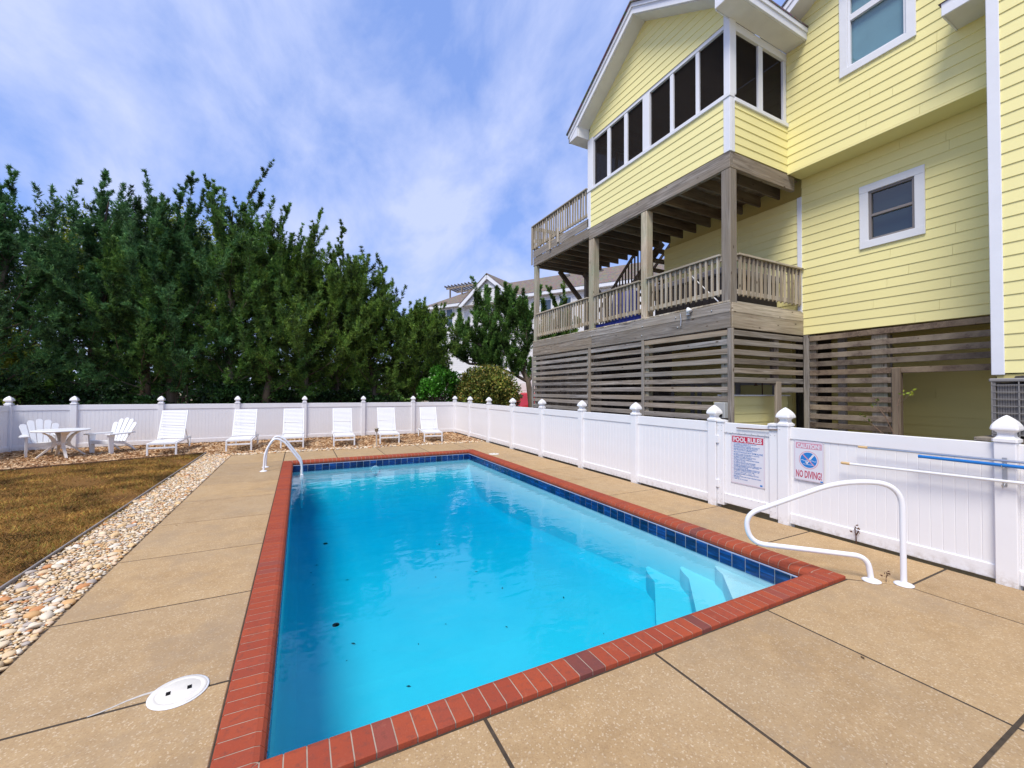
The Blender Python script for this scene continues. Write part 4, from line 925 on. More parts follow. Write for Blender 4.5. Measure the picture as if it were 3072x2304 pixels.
# main gable rake over the upper wall
for s_ in (1, -1):
    f = lambda Y: 9.97-.6*abs(Y-3.4)
    Y1 = 3.4+s_*1.75; Y0 = 3.4
    MB().convex([(8.42, Y0, f(Y0)), (8.80, Y0, f(Y0)), (8.80, Y1, f(Y1)), (8.42, Y1, f(Y1)), (8.42, Y0, f(Y0)+.02), (8.80, Y0, f(Y0)+.02), (8.80, Y1, f(Y1)+.02), (8.42, Y1, f(Y1)+.02)], [(0, 1, 2, 3), (4, 5, 6, 7), (0, 1, 5, 4), (1, 2, 6, 5), (2, 3, 7, 6), (3, 0, 4, 7)]).obj('rake_soffit', SOFFIT, house)
    for (xa, xb, za_, zb_, mt, nm) in ((8.39, 8.42, -.02, .22, TRIM, 'rake_board'), (8.37, 8.39, .12, .23, TRIM, 'rake_trim'), (8.35, 14.0, .232, .27, SHINGLE, 'roof')):
        Y1b = Y1+s_*.05
        MB().convex([(x_, y_, f(y_)+dz) for x_ in (xa, xb) for (y_, dz) in ((Y0, za_), (Y1b, za_), (Y1b, zb_), (Y0, zb_))], [(0, 1, 2, 3), (4, 5, 6, 7), (0, 1, 5, 4), (1, 2, 6, 5), (2, 3, 7, 6), (3, 0, 4, 7)]).obj(nm, mt, house)
# screened porch: knee walls, gable
KF = MX_(7.0)
lap_wall(KF, 5.04, 9.02, 6.268, 7.265, expo=.1662, back=.09)
lap_wall(MYm(4.93), -8.8, -7.11, 6.268, 7.20, expo=.1662, back=.09); lap_wall(MYp(9.13), 7.0, 8.8, 6.268, 7.265, expo=.1662, back=.09)
PKY, PKZ, SL = 7.03, 10.37, .66
lap_wall(KF, 5.0, 9.06, 8.70, 10.36, expo=.1662, back=.09, clip=lambda z: (max(4.95, PKY-(PKZ-z)/SL), min(9.11, PKY+(PKZ-z)/SL)))
for (x0, x1, y0, y1) in ((6.972, 7.0, 4.905, 5.04), (7.0, 7.11, 4.902, 4.93), (6.972, 7.0, 9.02, 9.155), (7.0, 7.11, 9.13, 9.158)): hbox('corner_board', TRIM, x0, x1, y0, y1, 6.255, 7.265, .004)
hbox('sill', TRIM, 6.955, 7.10, 4.895, 9.16, 7.266, 7.345, .006); hbox('sill', TRIM, 7.101, 8.79, 4.89, 5.03, 7.205, 7.285, .006); hbox('sill', TRIM, 7.101, 8.79, 9.03, 9.165, 7.266, 7.345, .006)
hbox('corner_post', TRIM, 6.975, 7.16, 4.905, 5.035, 7.346, 8.95, .006); hbox('corner_post', TRIM, 6.975, 7.10, 8.92, 9.155, 7.346, 8.72, .006)
scr_u = [(5.04, 5.60), (5.68, 6.24), (6.33, 6.90), (7.11, 7.64), (7.75, 8.27), (8.38, 8.92)]
sm_cache = {}
def screen(M, u0, u1, z0, z1): MB().box(u0, u1, -.052, -.050, z0, z1).obj('screen_panel', SCREEN, house, M)
for i, (a, b) in enumerate(scr_u): screen(KF, a, b, 7.346, 8.62)
for (a, b) in ((5.60, 5.68), (6.24, 6.33), (7.64, 7.75), (8.27, 8.38)): MB().box(a, b, -.07, -.01, 7.346, 8.62, .004).obj('mullion', TRIM, house, KF)
MB().box(6.90, 7.11, -.09, .012, 7.346, 8.62, .004).obj('mullion', TRIM, house, KF)
MB().box(5.036, 8.918, -.08, .0, 8.622, 8.715, .004).obj('head_trim', TRIM, house, KF)
RM = MYm(4.93)
for (a, b) in ((7.165, 7.88), (8.02, 8.69)): screen(RM, -b, -a, 7.286, 8.58)
MB().box(-8.02, -7.88, -.07, -.01, 7.286, 8.58, .004).obj('mullion', TRIM, house, RM); MB().box(-8.79, -8.69, -.07, -.005, 7.286, 8.58, .004).obj('mullion', TRIM, house, RM)
MB().box(-8.79, -7.162, -.08, .005, 8.582, 8.734, .004).obj('head_trim', TRIM, house, RM)
for (a, b) in ((7.11, 7.9), (7.98, 8.79)): screen(MYp(9.13), a, b, 7.346, 8.62)
hbox('mullion', TRIM, 7.9, 7.98, 9.06, 9.12, 7.346, 8.62, .004); hbox('head_trim', TRIM, 7.10, 8.79, 9.05, 9.13, 8.622, 8.70, .004)
MB().box(7.06, 8.8, 4.98, 9.08, 6.27, 6.30).obj('porch_floor', DX, house); MB().box(7.06, 8.8, 4.98, 9.08, 8.705, 8.72).obj('porch_ceiling', DX, house)
lap_wall(UW, 4.93, 9.1, 6.305, 8.70)
# porch roof
def rz_(Y): return 10.62-SL*abs(Y-PKY)
for s_ in (1, -1):
    Y0, Y1 = PKY, PKY+s_*2.49
    def pr(nm, mt, xa, xb, a, b, Ya=Y0, Yb=Y1):
        MB().convex([(x_, y_, rz_(y_)+dz) for x_ in (xa, xb) for (y_, dz) in ((Ya, a), (Yb, a), (Yb, b), (Ya, b))], [(0, 1, 2, 3), (4, 5, 6, 7), (0, 1, 5, 4), (1, 2, 6, 5), (2, 3, 7, 6), (3, 0, 4, 7)]).obj(nm, mt, house)
    pr('roof', SHINGLE, 6.53, 8.80, .003, .035, Y0, Y1+s_*.03); pr('rake_board', TRIM, 6.60, 6.64, -.235, 0); pr('rake_trim', TRIM, 6.57, 6.60, -.09, .001)
    pr('rake_soffit', SOFFIT, 6.642, 6.995, -.25, -.235, Y0, PKY+s_*2.1)
    yv0, yv1 = sorted((PKY+s_*2.085, PKY+s_*2.105)); hbox('eave_return', TRIM, 6.642, 6.994, yv0, yv1, 8.73, 9.01, 0)
    ye0, ye1 = sorted((PKY+s_*2.45, PKY+s_*2.49)); hbox('fascia', TRIM, 6.60, 8.79, ye0, ye1, 8.74, 8.955, .004)
    yt0, yt1 = sorted((PKY+s_*2.49, PKY+s_*2.51)); hbox('fascia_trim', TRIM, 6.58, 8.79, yt0, yt1, 8.87, 8.965, .004)
    ya, yb = sorted((PKY+s_*2.11, PKY+s_*2.45)); MB().box(6.60, 8.79, ya, yb, 8.735, 8.745).obj('soffit', SOFFIT, house)
    MB().convex([(6.60, PKY+s_*2.10, 8.74), (6.64, PKY+s_*2.10, 8.74), (6.60, PKY+s_*2.49, 8.74), (6.64, PKY+s_*2.49, 8.74), (6.60, PKY+s_*2.49, 8.76), (6.64, PKY+s_*2.49, 8.76), (6.60, PKY+s_*2.10, 9.02), (6.64, PKY+s_*2.10, 9.02)], [(0, 2, 4, 6), (1, 3, 5, 7), (0, 1, 3, 2), (2, 3, 5, 4), (4, 5, 7, 6), (6, 7, 1, 0)]).obj('eave_return', TRIM, house)
# deck structure
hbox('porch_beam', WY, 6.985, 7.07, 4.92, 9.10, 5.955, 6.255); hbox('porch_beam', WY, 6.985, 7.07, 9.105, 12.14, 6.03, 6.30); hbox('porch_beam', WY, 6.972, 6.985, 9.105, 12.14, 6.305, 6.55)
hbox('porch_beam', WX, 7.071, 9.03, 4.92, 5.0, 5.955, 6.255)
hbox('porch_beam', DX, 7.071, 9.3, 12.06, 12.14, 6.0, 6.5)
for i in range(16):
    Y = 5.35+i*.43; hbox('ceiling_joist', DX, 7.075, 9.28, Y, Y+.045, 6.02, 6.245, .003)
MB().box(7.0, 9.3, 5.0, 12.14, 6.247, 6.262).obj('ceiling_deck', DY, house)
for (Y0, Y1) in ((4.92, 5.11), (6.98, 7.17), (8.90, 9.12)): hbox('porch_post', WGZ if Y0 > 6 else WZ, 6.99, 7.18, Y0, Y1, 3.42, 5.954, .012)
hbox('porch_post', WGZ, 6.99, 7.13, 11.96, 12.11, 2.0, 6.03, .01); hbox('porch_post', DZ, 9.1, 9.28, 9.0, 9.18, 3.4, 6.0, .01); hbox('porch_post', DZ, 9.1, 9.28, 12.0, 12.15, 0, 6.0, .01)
MB().beam((9.0, 11.0, 5.0), (9.0, 12.0, 6.0), .09, .14).obj('knee_brace', DY, house); MB().beam((8.0, 12.08, 6.0), (8.9, 12.08, 5.1), .09, .14).obj('knee_brace', DX, house)
def band(y0, y1, z0, z1): hbox('band_board', WY, 6.975, 7.015, y0+.003, y1-.003, z0+.002, z1-.002, .005)
band(4.92, 9.08, 3.277, 3.46); band(9.08, 12.15, 3.277, 3.46); band(4.92, 8.98, 2.99, 3.275); band(8.98, 12.15, 2.99, 3.275)
hbox('band_board', WTX, 7.016, 9.29, 4.905, 4.94, 3.277, 3.458, .005); hbox('band_board', WTX, 7.016, 9.29, 4.905, 4.94, 2.99, 3.273, .005)
pl = [MB().box(0, 2.30, 0, .136, 0, .034, .004).mesh('deck_plank', WTX)]
for i in range(51): inst('deck_plank', pl[0], house, T(6.97+.012*random.random(), 4.93+i*.1415, 3.463))
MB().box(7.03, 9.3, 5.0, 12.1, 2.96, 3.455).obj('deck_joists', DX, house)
# railings: each a part with balusters
def railing(p, q, z0, z1, step, out, mats, bal_len=None):
    """p, q: (x, y); balusters on the outer face"""
    p, q = Vector((p[0], p[1], 0)), Vector((q[0], q[1], 0)); d = (q-p); L = d.length; d.normalize(); o = Vector((out[0], out[1], 0))
    mz, ml = mats
    r = MB(); r.beam(p+Vector((0, 0, z1-.02)), q+Vector((0, 0, z1-.02)), .10, .036, c=.004); r.beam(p-o*.035+Vector((0, 0, z1-.085)), q-o*.035+Vector((0, 0, z1-.085)), .036, .085, c=.004); r.beam(p-o*.035+Vector((0, 0, z0+.085)), q-o*.035+Vector((0, 0, z0+.085)), .036, .085, c=.004)
    root = r.obj('railing', ml, house)
    h = z1-.045-z0
    bm_ = MB(); bm_.convex([(-.019, -.019, .03), (.019, -.019, .03), (.019, .019, 0), (-.019, .019, 0), (-.019, -.019, h), (.019, -.019, h), (.019, .019, h), (-.019, .019, h)], [(0, 1, 2, 3), (4, 5, 6, 7), (0, 1, 5, 4), (1, 2, 6, 5), (2, 3, 7, 6), (3, 0, 4, 7)])
    me = bm_.mesh('baluster', mz); n_ = max(1, int(L/step)); st = L/n_; an = math.atan2(-o.y, -o.x)-math.pi/2
    for i in range(n_):
        c_ = p+d*((i+.5)*st)+o*.002; inst('baluster', me, root, T(c_.x, c_.y, z0) @ Rz(an+random.gauss(0, .04)) @ Matrix.Rotation(random.gauss(0, .008), 4, 'X'))
    return root
railing((6.99, 5.115), (6.99, 6.975), 3.60, 4.39, .122, (-1, 0), (WTZ, WTY)); railing((6.99, 7.175), (6.99, 8.895), 3.60, 4.39, .122, (-1, 0), (WTZ, WTY))
railing((6.99, 9.125), (6.99, 11.95), 3.60, 4.39, .118, (-1, 0), (WTZ, WTY)); railing((7.20, 4.93), (9.27, 4.93), 3.60, 4.39, .122, (0, -1), (WTZ, WTX))
railing((6.99, 9.18), (6.99, 12.22), 6.60, 7.42, .124, (-1, 0), (WTZ, WTY)); railing((7.0, 12.22), (9.28, 12.22), 6.60, 7.42, .124, (0, 1), (WTZ, WTX))
hbox('rail_post', WTZ, 6.95, 6.985, 12.18, 12.24, 6.1, 7.40, .004); hbox('rail_post', WTZ, 6.93, 6.968, 10.55, 10.63, 6.36, 6.80, .004); hbox('rail_post', WTZ, 6.93, 6.968, 11.0, 11.08, 6.28, 6.75, .004)
MB().beam((7.0, 12.15, 6.9), (8.6, 11.2, 6.95), .04, .12).obj('rail_post', WTX, house)
# slatted screens under the house
SH = .099
slat_cache = {}
def slats(p, q, tops, mat, name='slat', parent=None):
    p, q = Vector((p[0], p[1], 0)), Vector((q[0], q[1], 0)); L = (q-p).length; an = math.atan2((q-p).y, (q-p).x)
    k = (round(L, 3), mat.name)
    if k not in slat_cache: slat_cache[k] = MB().box(0, L, -.019, .019, -SH, 0, .005).mesh('slat', mat)
    for zt in tops: inst('slat', slat_cache[k], parent, T(p.x, p.y, zt+random.gauss(0, .006)) @ Rz(an) @ Matrix.Rotation(random.gauss(0, .0035), 4, 'Y'))
tops = [2.955-.1745*i for i in range(16)]
def screen_part(label): 
    o = empty('slatted_screen', (7, 7, 0), 0, parent=house); return o
sp = empty('slatted_screen', (7.0, 8.5, 0), parent=house)
for (a, b) in ((4.985, 7.055), (7.145, 9.015), (9.125, 12.105)): slats((7.0, a), (7.0, b), tops, WX, parent=sp)
for (a, b, m_) in ((4.905, 4.98, WZ), (7.06, 7.14, WZ), (9.02, 9.12, WZ), (12.11, 12.2, WZ)): MB().box(6.97, 7.022, a, b, 0, 2.985, .006).obj('upright', m_, sp)
for Y in (5.05, 7.0, 9.15, 12.0): MB().box(7.03, 7.17, Y-.03, Y+.1, 0, 2.98, .006).obj('backing_post', WGZ, sp)
sp = empty('slatted_screen', (8.2, 4.93, 0), parent=house)
slats((7.06, 4.93), (9.28, 4.93), tops[:6], WX, parent=sp); slats((8.50, 4.93), (9.28, 4.93), tops[6:7], WX, parent=sp)
MB().box(6.985, 7.06, 4.902, 4.955, 0, 2.985, .006).obj('upright', WZ, sp); MB().box(8.34, 8.50, 4.95, 5.04, 1.95, 2.98, .006).obj('upright', DZ, sp); MB().box(8.34, 8.50, 4.90, 4.95, 0, 2.02, .006).obj('upright', WZ, sp)
sp = empty('slatted_screen', (9.3, 3.5, 0), parent=house)
slats((9.3, 4.795), (9.3, 2.03), [t for t in tops if t > 2.2], DY, parent=sp); slats((9.3, 4.795), (9.3, 3.47), [t for t in tops if t < 2.2], DY, parent=sp)
MB().box(9.26, 9.32, 4.80, 4.90, 0, 2.985, .006).obj('upright', WZ, sp); MB().box(9.25, 9.36, 3.345, 3.465, 0, 2.25, .008).obj('upright', DZ, sp); MB().box(9.33, 9.45, 3.55, 3.78, 0, 2.98, .006).obj('backing_post', WGZ, sp)
MB().box(9.33, 9.40, 4.70, 4.82, 0, 2.98, .006).obj('backing_post', WGZ, sp)
# outdoor shower and under-house walls
lap_wall(MYm(5.25), -9.3, -7.1, .02, 1.73, mat=SIDING)
hbox('wall_cap', TRIM, 7.1, 9.3, 5.18, 5.28, 1.732, 1.76, .003)
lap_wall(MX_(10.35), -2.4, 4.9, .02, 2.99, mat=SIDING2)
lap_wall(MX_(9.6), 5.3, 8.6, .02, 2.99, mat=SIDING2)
for Y in (5.6, 6.5, 6.72, 7.6, 7.82, 8.5): hbox('door_stile', LIMEW, 9.56, 9.60, Y, Y+.12, 0, 2.0, .004)
hbox('door_rail', LIMEW, 9.555, 9.598, 5.3, 8.6, 1.98, 2.12, .004); hbox('door_rail', LIMEW, 9.555, 9.598, 5.3, 8.6, .9, 1.02, .004)
hbox('door_stile', LIMEW, 9.55, 9.65, 4.3, 4.42, 0, 2.95, .004); hbox('door_stile', LIMEW, 10.31, 10.345, 3.85, 3.95, 0, 2.95, .004)
pk = MB().box(0, .02, 0, .135, 0, 2.93, .004).mesh('fence_plank', DZ)
for i in range(26): inst('fence_plank', pk, house, T(7.45+random.random()*.015, 9.15+i*.142, random.random()*.03))
MB().box(9.75, 9.80, 8.5, 14.2, 0, 3.2).obj('added_dark_wall', DZ, house)  # added dark sheet standing in for the dark void behind the slats
MB().box(9.42, 15.5, -2.4, 8.55, 3.0, 3.1).obj('house_underside', DX, house); MB().box(13.5, 13.6, -2.4, 12.5, 0, 3.0).obj('added_dark_wall', DZ, house); MB().box(8.3, 13.5, 12.3, 12.4, 0, 3.2).obj('added_dark_wall', DZ, house)  # back and end walls added to keep the space under the house dark
MB().box(9.45, 15.5, -2.4, 8.55, 3.1, 8.9).obj('house_light_block', SIDING2, house)  # solid block added inside the unseen house body to stop light
hbox('lower_floor', plain('carport_slab', (.3, .28, .26), .9), 6.9, 15.5, -2.4, 13, -.035, -.008, 0)
for (x_, y_) in ((11.5, 6), (11.5, 9.5), (11.5, 12.2), (13, 9.5)): hbox('piling', WGZ, x_, x_+.22, y_, y_+.22, 0, 3.2, .01)
# outside stair seen through the porch
st = empty('outside_stair', (10, 10.5, 3.4), parent=house)
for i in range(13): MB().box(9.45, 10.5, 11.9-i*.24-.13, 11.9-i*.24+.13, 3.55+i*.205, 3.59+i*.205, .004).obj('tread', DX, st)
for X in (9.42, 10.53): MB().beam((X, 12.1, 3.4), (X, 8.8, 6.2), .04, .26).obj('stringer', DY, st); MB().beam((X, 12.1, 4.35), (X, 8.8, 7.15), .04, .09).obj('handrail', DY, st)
bl = MB().box(-.018, .018, -.018, .018, 0, .95).mesh('baluster', DZ)
for i in range(22): inst('baluster', bl, st, T(9.40, 12.0-i*.14, 3.42+i*.119))
# shower head
MB().tube(smooth_path([(9.0, 5.6, 1.5), (9.0, 5.6, 2.0), (8.95, 5.6, 2.12), (8.83, 5.6, 2.10), (8.78, 5.6, 2.0)], 5), .012, 8).obj('shower_pipe', RUST, house)
MB().lathe([(.012, .05), (.02, .03), (.045, 0), (0, 0)], 12, (8.78, 5.6, 1.95)).obj('shower_head', RUST, house)
# meter box on the corner piling
hbox('meter_box', plain('meter_grey', (.42, .43, .42), .5), 6.86, 6.965, 4.96, 5.18, 1.33, 1.62, .01); hbox('meter_socket', BLACK, 6.82, 6.86, 5.0, 5.1, 1.36, 1.47, .01)
for (Y, z) in ((5.3, 3.36), (6.15, 3.36), (6.1, 3.15), (7.1, 3.3), (7.12, 3.1), (8.95, 3.3)): MB().lathe([(0, 0), (.016, 0), (.014, .012), (0, .014)], 8).obj('bolt', STEEL, house, T(6.974, Y, z) @ Matrix.Rotation(-math.pi/2, 4, 'Y'))
MB().tube([(6.955, 6.02, 3.42), (6.955, 6.0, 3.30), (6.955, 6.01, 3.16)], .012, 6).obj('conduit', STEEL, house)
root = empty('deck_spotlight', (6.93, 5.85, 3.4), 0, 'small white spotlight clamped to the deck band board', 'spotlight')
MB().lathe([(.02, 0), (.055, .06), (.06, .10), (.0, .11)], 14, (0, 0, 0)).obj('lamp_head', PVC, root, T(6.93, 5.82, 3.50) @ Matrix.Rotation(R(150), 4, 'X')); MB().box(6.94, 6.972, 5.80, 5.86, 3.36, 3.46, .004).obj('clamp', PVC, root)
# things on the porch
root = empty('hot_tub', (8.3, 6.2, 3.5), 0, 'dark panelled hot tub with grey cover behind the porch railing', 'hot tub')
MB().box(7.45, 9.15, 5.35, 7.2, 3.50, 4.15, .02).obj('cabinet', TUB, root); MB().box(7.40, 9.2, 5.30, 7.25, 4.152, 4.30, .03).obj('cover', TUBC, root)
for i in range(11): MB().box(7.43, 7.452, 5.40+i*.16, 5.54+i*.16, 3.52, 4.14, .004).obj('side_panel', TUB, root)
root = empty('covered_grill', (7.7, 8.3, 3.5), 0, 'grill under a dark blue cover behind the porch railing', 'grill')
MB().loft([[(7.6+a*math.cos(t), 8.35+b*math.sin(t), z) for t in [k*math.pi/8 for k in range(16)]] for z, a, b in ((3.50, .34, .42), (4.0, .32, .40), (4.35, .30, .36), (4.55, .20, .26), (4.6, .05, .08))], True).obj('cover', TARP, root)
root = tag(MB().box(7.06, 7.09, 7.2, 8.9, 3.50, 3.60, .008).obj('blue_tarp', TARP, None), 'strip of blue tarp lying along the porch deck edge', 'tarp')
tag(MB().tube([(7.05, 5.95, 4.30), (7.03, 5.2, 3.52)], .012, 8).obj('white_pole', PVC, None), 'thin white pole leaning diagonally behind the porch railing', 'pole')
# air conditioner on a wooden stand
root = empty('air_conditioner', (7.75, 1.45, 1.3), 0, 'grey outdoor air conditioner on a raised platform behind the near fence', 'air conditioner')
MB().box(7.36, 8.16, .98, 1.78, 1.30, 1.93, .03).obj('fin_core', ACF, root)
fin = MB().box(-.003, .003, -.008, .008, 0, .60).mesh('fin', ACM)
for i in range(38): inst('fin', fin, root, T(7.352, 1.0+i*.0205, 1.315))
for z in [1.33+i*.082 for i in range(8)]: MB().box(7.325, 7.335, .95, 1.81, z-.004, z+.004, .001).obj('guard_wire', ACG, root)
for i in range(5): MB().box(7.325, 7.333, .96+i*.21, .97+i*.21, 1.30, 1.95).obj('guard_wire', ACG, root)
for (x_, y_) in ((7.33, .95), (7.33, 1.775), (8.15, 1.775)): MB().box(x_, x_+.04, y_, y_+.04, 1.29, 1.94, .005).obj('corner_rail', ACM, root)
MB().box(7.32, 8.2, .93, 1.83, 1.94, 1.985, .012).obj('lid', ACG, root)
MB().lathe([(.30, 0), (.34, .0), (.33, .03), (.1, .05), (0, .05)], 24, (7.76, 1.38, 1.986)).obj('fan_guard', ACF, root)
MB().tube(smooth_path([(8.1, 1.8, 1.7), (8.22, 1.95, 1.85), (8.3, 1.98, 2.02)], 5), .03, 8).obj('line_set', BLACK, root)
root = empty('equipment_stand', (7.75, 1.4, 0), 0, 'weathered wooden stand under the air conditioner', 'stand')
for i in range(7): MB().box(7.2, 8.3, .85+i*.155, .995+i*.155, 1.245, 1.285, .004).obj('plank', WX, root)
for (x_, y_) in ((7.25, .9), (7.25, 1.85), (8.2, .9), (8.2, 1.85)): MB().box(x_, x_+.09, y_, y_+.09, -.03, 1.243, .004).obj('leg', WZ, root)
# ------------------------------------------------------------------ trees and shrubs
def rand_unit(n, rg):
    v = rg.normal(size=(n, 3)); return v/np.linalg.norm(v, axis=1, keepdims=True)
def leaves_from(P, D, ln, wd, rg, jitter=.5, tri=False):
    """kite-shaped leaf faces at P pointing along D"""
    n = len(P); D = D+rg.normal(size=(n, 3))*jitter; D /= np.linalg.norm(D, axis=1, keepdims=True)
    S = np.cross(D, rand_unit(n, rg)); S /= np.linalg.norm(S, axis=1, keepdims=True)+1e-9
    l = (ln*(.6+.8*rg.random(n)))[:, None]; w = (wd*(.6+.8*rg.random(n)))[:, None]
    if tri: return np.stack([P-S*w, P+S*w, P+D*l], 1)
    return np.stack([P, P+D*l*.45+S*w, P+D*l, P+D*l*.45-S*w], 1)
def curve_pts(p0, d0, L, n, rg, upturn=.5, wob=.12):
    pts = [np.array(p0, float)]; d = np.array(d0, float); d /= np.linalg.norm(d)
    for i in range(n):
        d = d+np.array([0, 0, upturn/n])+rg.normal(size=3)*wob/math.sqrt(n); d /= np.linalg.norm(d); pts.append(pts[-1]+d*L/n)
    return np.array(pts)
def plume(axis, rad, ns, nl, ln, wd, rg, up=.35, taper=.85):
    seg = len(axis)-1; t = rg.random(ns)**.85; f = t*seg; i = np.minimum(f.astype(int), seg-1); fr = (f-i)[:, None]
    O = axis[i]*(1-fr)+axis[i+1]*fr; A = axis[i+1]-axis[i]; A /= np.linalg.norm(A, axis=1, keepdims=True)
    Q = np.cross(A, rand_unit(ns, rg)); Q /= np.linalg.norm(Q, axis=1, keepdims=True)+1e-9
    D = A*.75+Q*.9+np.array([0, 0, up]); D /= np.linalg.norm(D, axis=1, keepdims=True)
    L = rad*(1-taper*t)*(.55+.6*rg.random(ns))
    u = rg.random((ns, nl)); P = O[:, None]+D[:, None]*(L[:, None]*u)[..., None]+rg.normal(size=(ns, nl, 3))*(rad*.05)
    DD = np.repeat(D[:, None], nl, 1)
    return leaves_from(P.reshape(-1, 3), DD.reshape(-1, 3), ln, wd*1.15, rg, .45, True)
def trunk_obj(mb, path, r0, r1, n=9):
    k = len(path); mb.tube([tuple(p) for p in path], [r0+(r1-r0)*(i/(k-1))**.8 for i in range(k)], n)
def cedar(x, y, H, rad, mat, seed, label, base=2.2, lean=(0, 0), npl=58, ns=40, nl=14, leaders=3, low=.35, bark=BARK, tilt=(0, 0), group='cedar trees behind the back fence', name='cedar_tree'):
    rg = np.random.default_rng(seed); root = empty(name, (x, y, -.04), 0, label, 'tree', group)
    tr = MB(); n = 8
    path = [np.array([x, y, -.05])]
    for i in range(1, n+1):
        t = i/n; path.append(np.array([x+lean[0]*t**1.2+rg.normal(0, .08), y+lean[1]*t+rg.normal(0, .08), H*.86*t]))
    path = np.array(path); trunk_obj(tr, path, .10+H*.014, .02)
    Q = []
    def at(t):
        f = min(max(t, 0), .999)*n; i = int(f); return path[i]*(1-(f-i))+path[i+1]*(f-i)
    LN, WD = .11, .0125
    for k in range(npl):
        t = base/H+(1-.24-base/H)*((k+.5)/npl)**.9; az = k*2.39996+rg.normal(0, .35)
        env = rad*(1-((t-low)/(1.20-low))**1.7 if t > low else .75+.25*(t-base/H)/(low-base/H+1e-6)); env = max(env, rad*.25)
        el = R(6+58*max(0, (t-base/H)/(1-base/H))**1.2+rg.normal(0, 9)); d = np.array([math.cos(az)*math.cos(el)+tilt[0], math.sin(az)*math.cos(el)+tilt[1], math.sin(el)])
        L = env*(.65+.75*rg.random()); ax = curve_pts(at(t), d, L, 6, rg, .75, .30)
        trunk_obj(tr, ax[:6], .035*(1-t*.6)+.008, .005, 5)
        Q.append(plume(ax, .20+.09*L, int(ns*(.5+.4*L)), nl, LN, WD, rg, .3, .75))
        for q in range(4 if t > .5 else 3):
            j = 2+rg.integers(0, 4); d2 = (ax[j]-ax[j-1]); d2 /= np.linalg.norm(d2); d2 = d2+rg.normal(size=3)*.6+np.array([0, 0, .55])
            L2 = L*(.3+.35*rg.random()); ax2 = curve_pts(ax[j], d2, L2, 4, rg, .7, .25); Q.append(plume(ax2, .17+.10*L2, int(ns*(.30+.35*L2)), nl, LN, WD, rg, .35, .85))
    for k in range(leaders):
        az = rg.random()*6.28; sp_ = .0 if k == 0 else .42
        s = at(.70+.10*rg.random()); Ll = H*(.26+.12*rg.random())*(1.12 if k == 0 else .95)
        ax = curve_pts(s if k else at(.78), (math.cos(az)*sp_+tilt[0], math.sin(az)*sp_*.6+tilt[1], 1), Ll, 7, rg, .35, .22)
        trunk_obj(tr, ax[:7], .03, .004, 5); Q.append(plume(ax, .33, int(ns*2.6), nl, LN*.95, WD, rg, .5, .90))
        for q in range(11):
            j = 1+rg.integers(0, 6); az2 = rg.random()*6.28; fr = 1-j/8.5; d2 = np.array([math.cos(az2)*.75+tilt[0], math.sin(az2)*.75, .75]); L2 = (.35+.75*rg.random())*fr+.15
            ax2 = curve_pts(ax[j], d2, L2, 4, rg, .8, .2); Q.append(plume(ax2, .10+.10*L2, int(ns*(.25+.5*L2)), nl, LN*.9, WD*.95, rg, .4, .9))
    tr.obj('trunk', bark, root); inst('crown', quads_mesh('crown', np.concatenate(Q), mat, 3), root); return root
TREES = [
 (-9.75, 21.0, 9.6, 2.9, 0, (.5, 0), 'leftmost cedar, its trunk beyond the picture edge and crown over the fence end', 3),
 (-7.3, 21.6, 10.6, 2.6, 0, (.6, 0), 'cedar beyond the fence, between the round table and the lone adirondack chair', 2),
 (-5.6, 21.2, 9.4, 2.4, 1, (.5, 0), 'reddish trunked cedar between the lone adirondack chair and the first lounger', 2),
 (-4.75, 21.4, 10.5, 2.6, 0, (.2, 0), 'dark cedar directly behind the lounger nearest the table', 3),
 (-2.6, 21.0, 10.9, 2.7, 1, (-.1, 0), 'tall cedar directly behind the second lounger from the table', 4),
 (-1.35, 20.7, 9.9, 2.4, 1, (.1, 0), 'cedar in the gap between the second and third loungers from the table', 2),
 (.1, 20.8, 9.3, 2.6, 2, (.2, 0), 'olive cedar directly behind the third lounger from the table', 3),
 (1.55, 21.0, 8.9, 2.4, 2, (.2, 0), 'olive cedar directly behind the fourth lounger from the table', 3),
 (3.0, 20.8, 7.7, 2.3, 2, (.2, 0), 'lower olive cedar behind the path light and fifth lounger', 2),
 (5.0, 20.6, 6.7, 2.0, 2, (.3, 0), 'shortest cedar of the row, behind the lounger nearest the fence corner', 2),
]
for i, (x_, y_, H, rad, mt, lean, lab, ld) in enumerate(TREES):
    cedar(x_, y_, H, rad*1.10, CEDAR[mt], 100+i, lab, base=1.6, lean=lean, leaders=ld+1, bark=BARK2 if i == 2 else BARK, tilt=(.10, -.03))
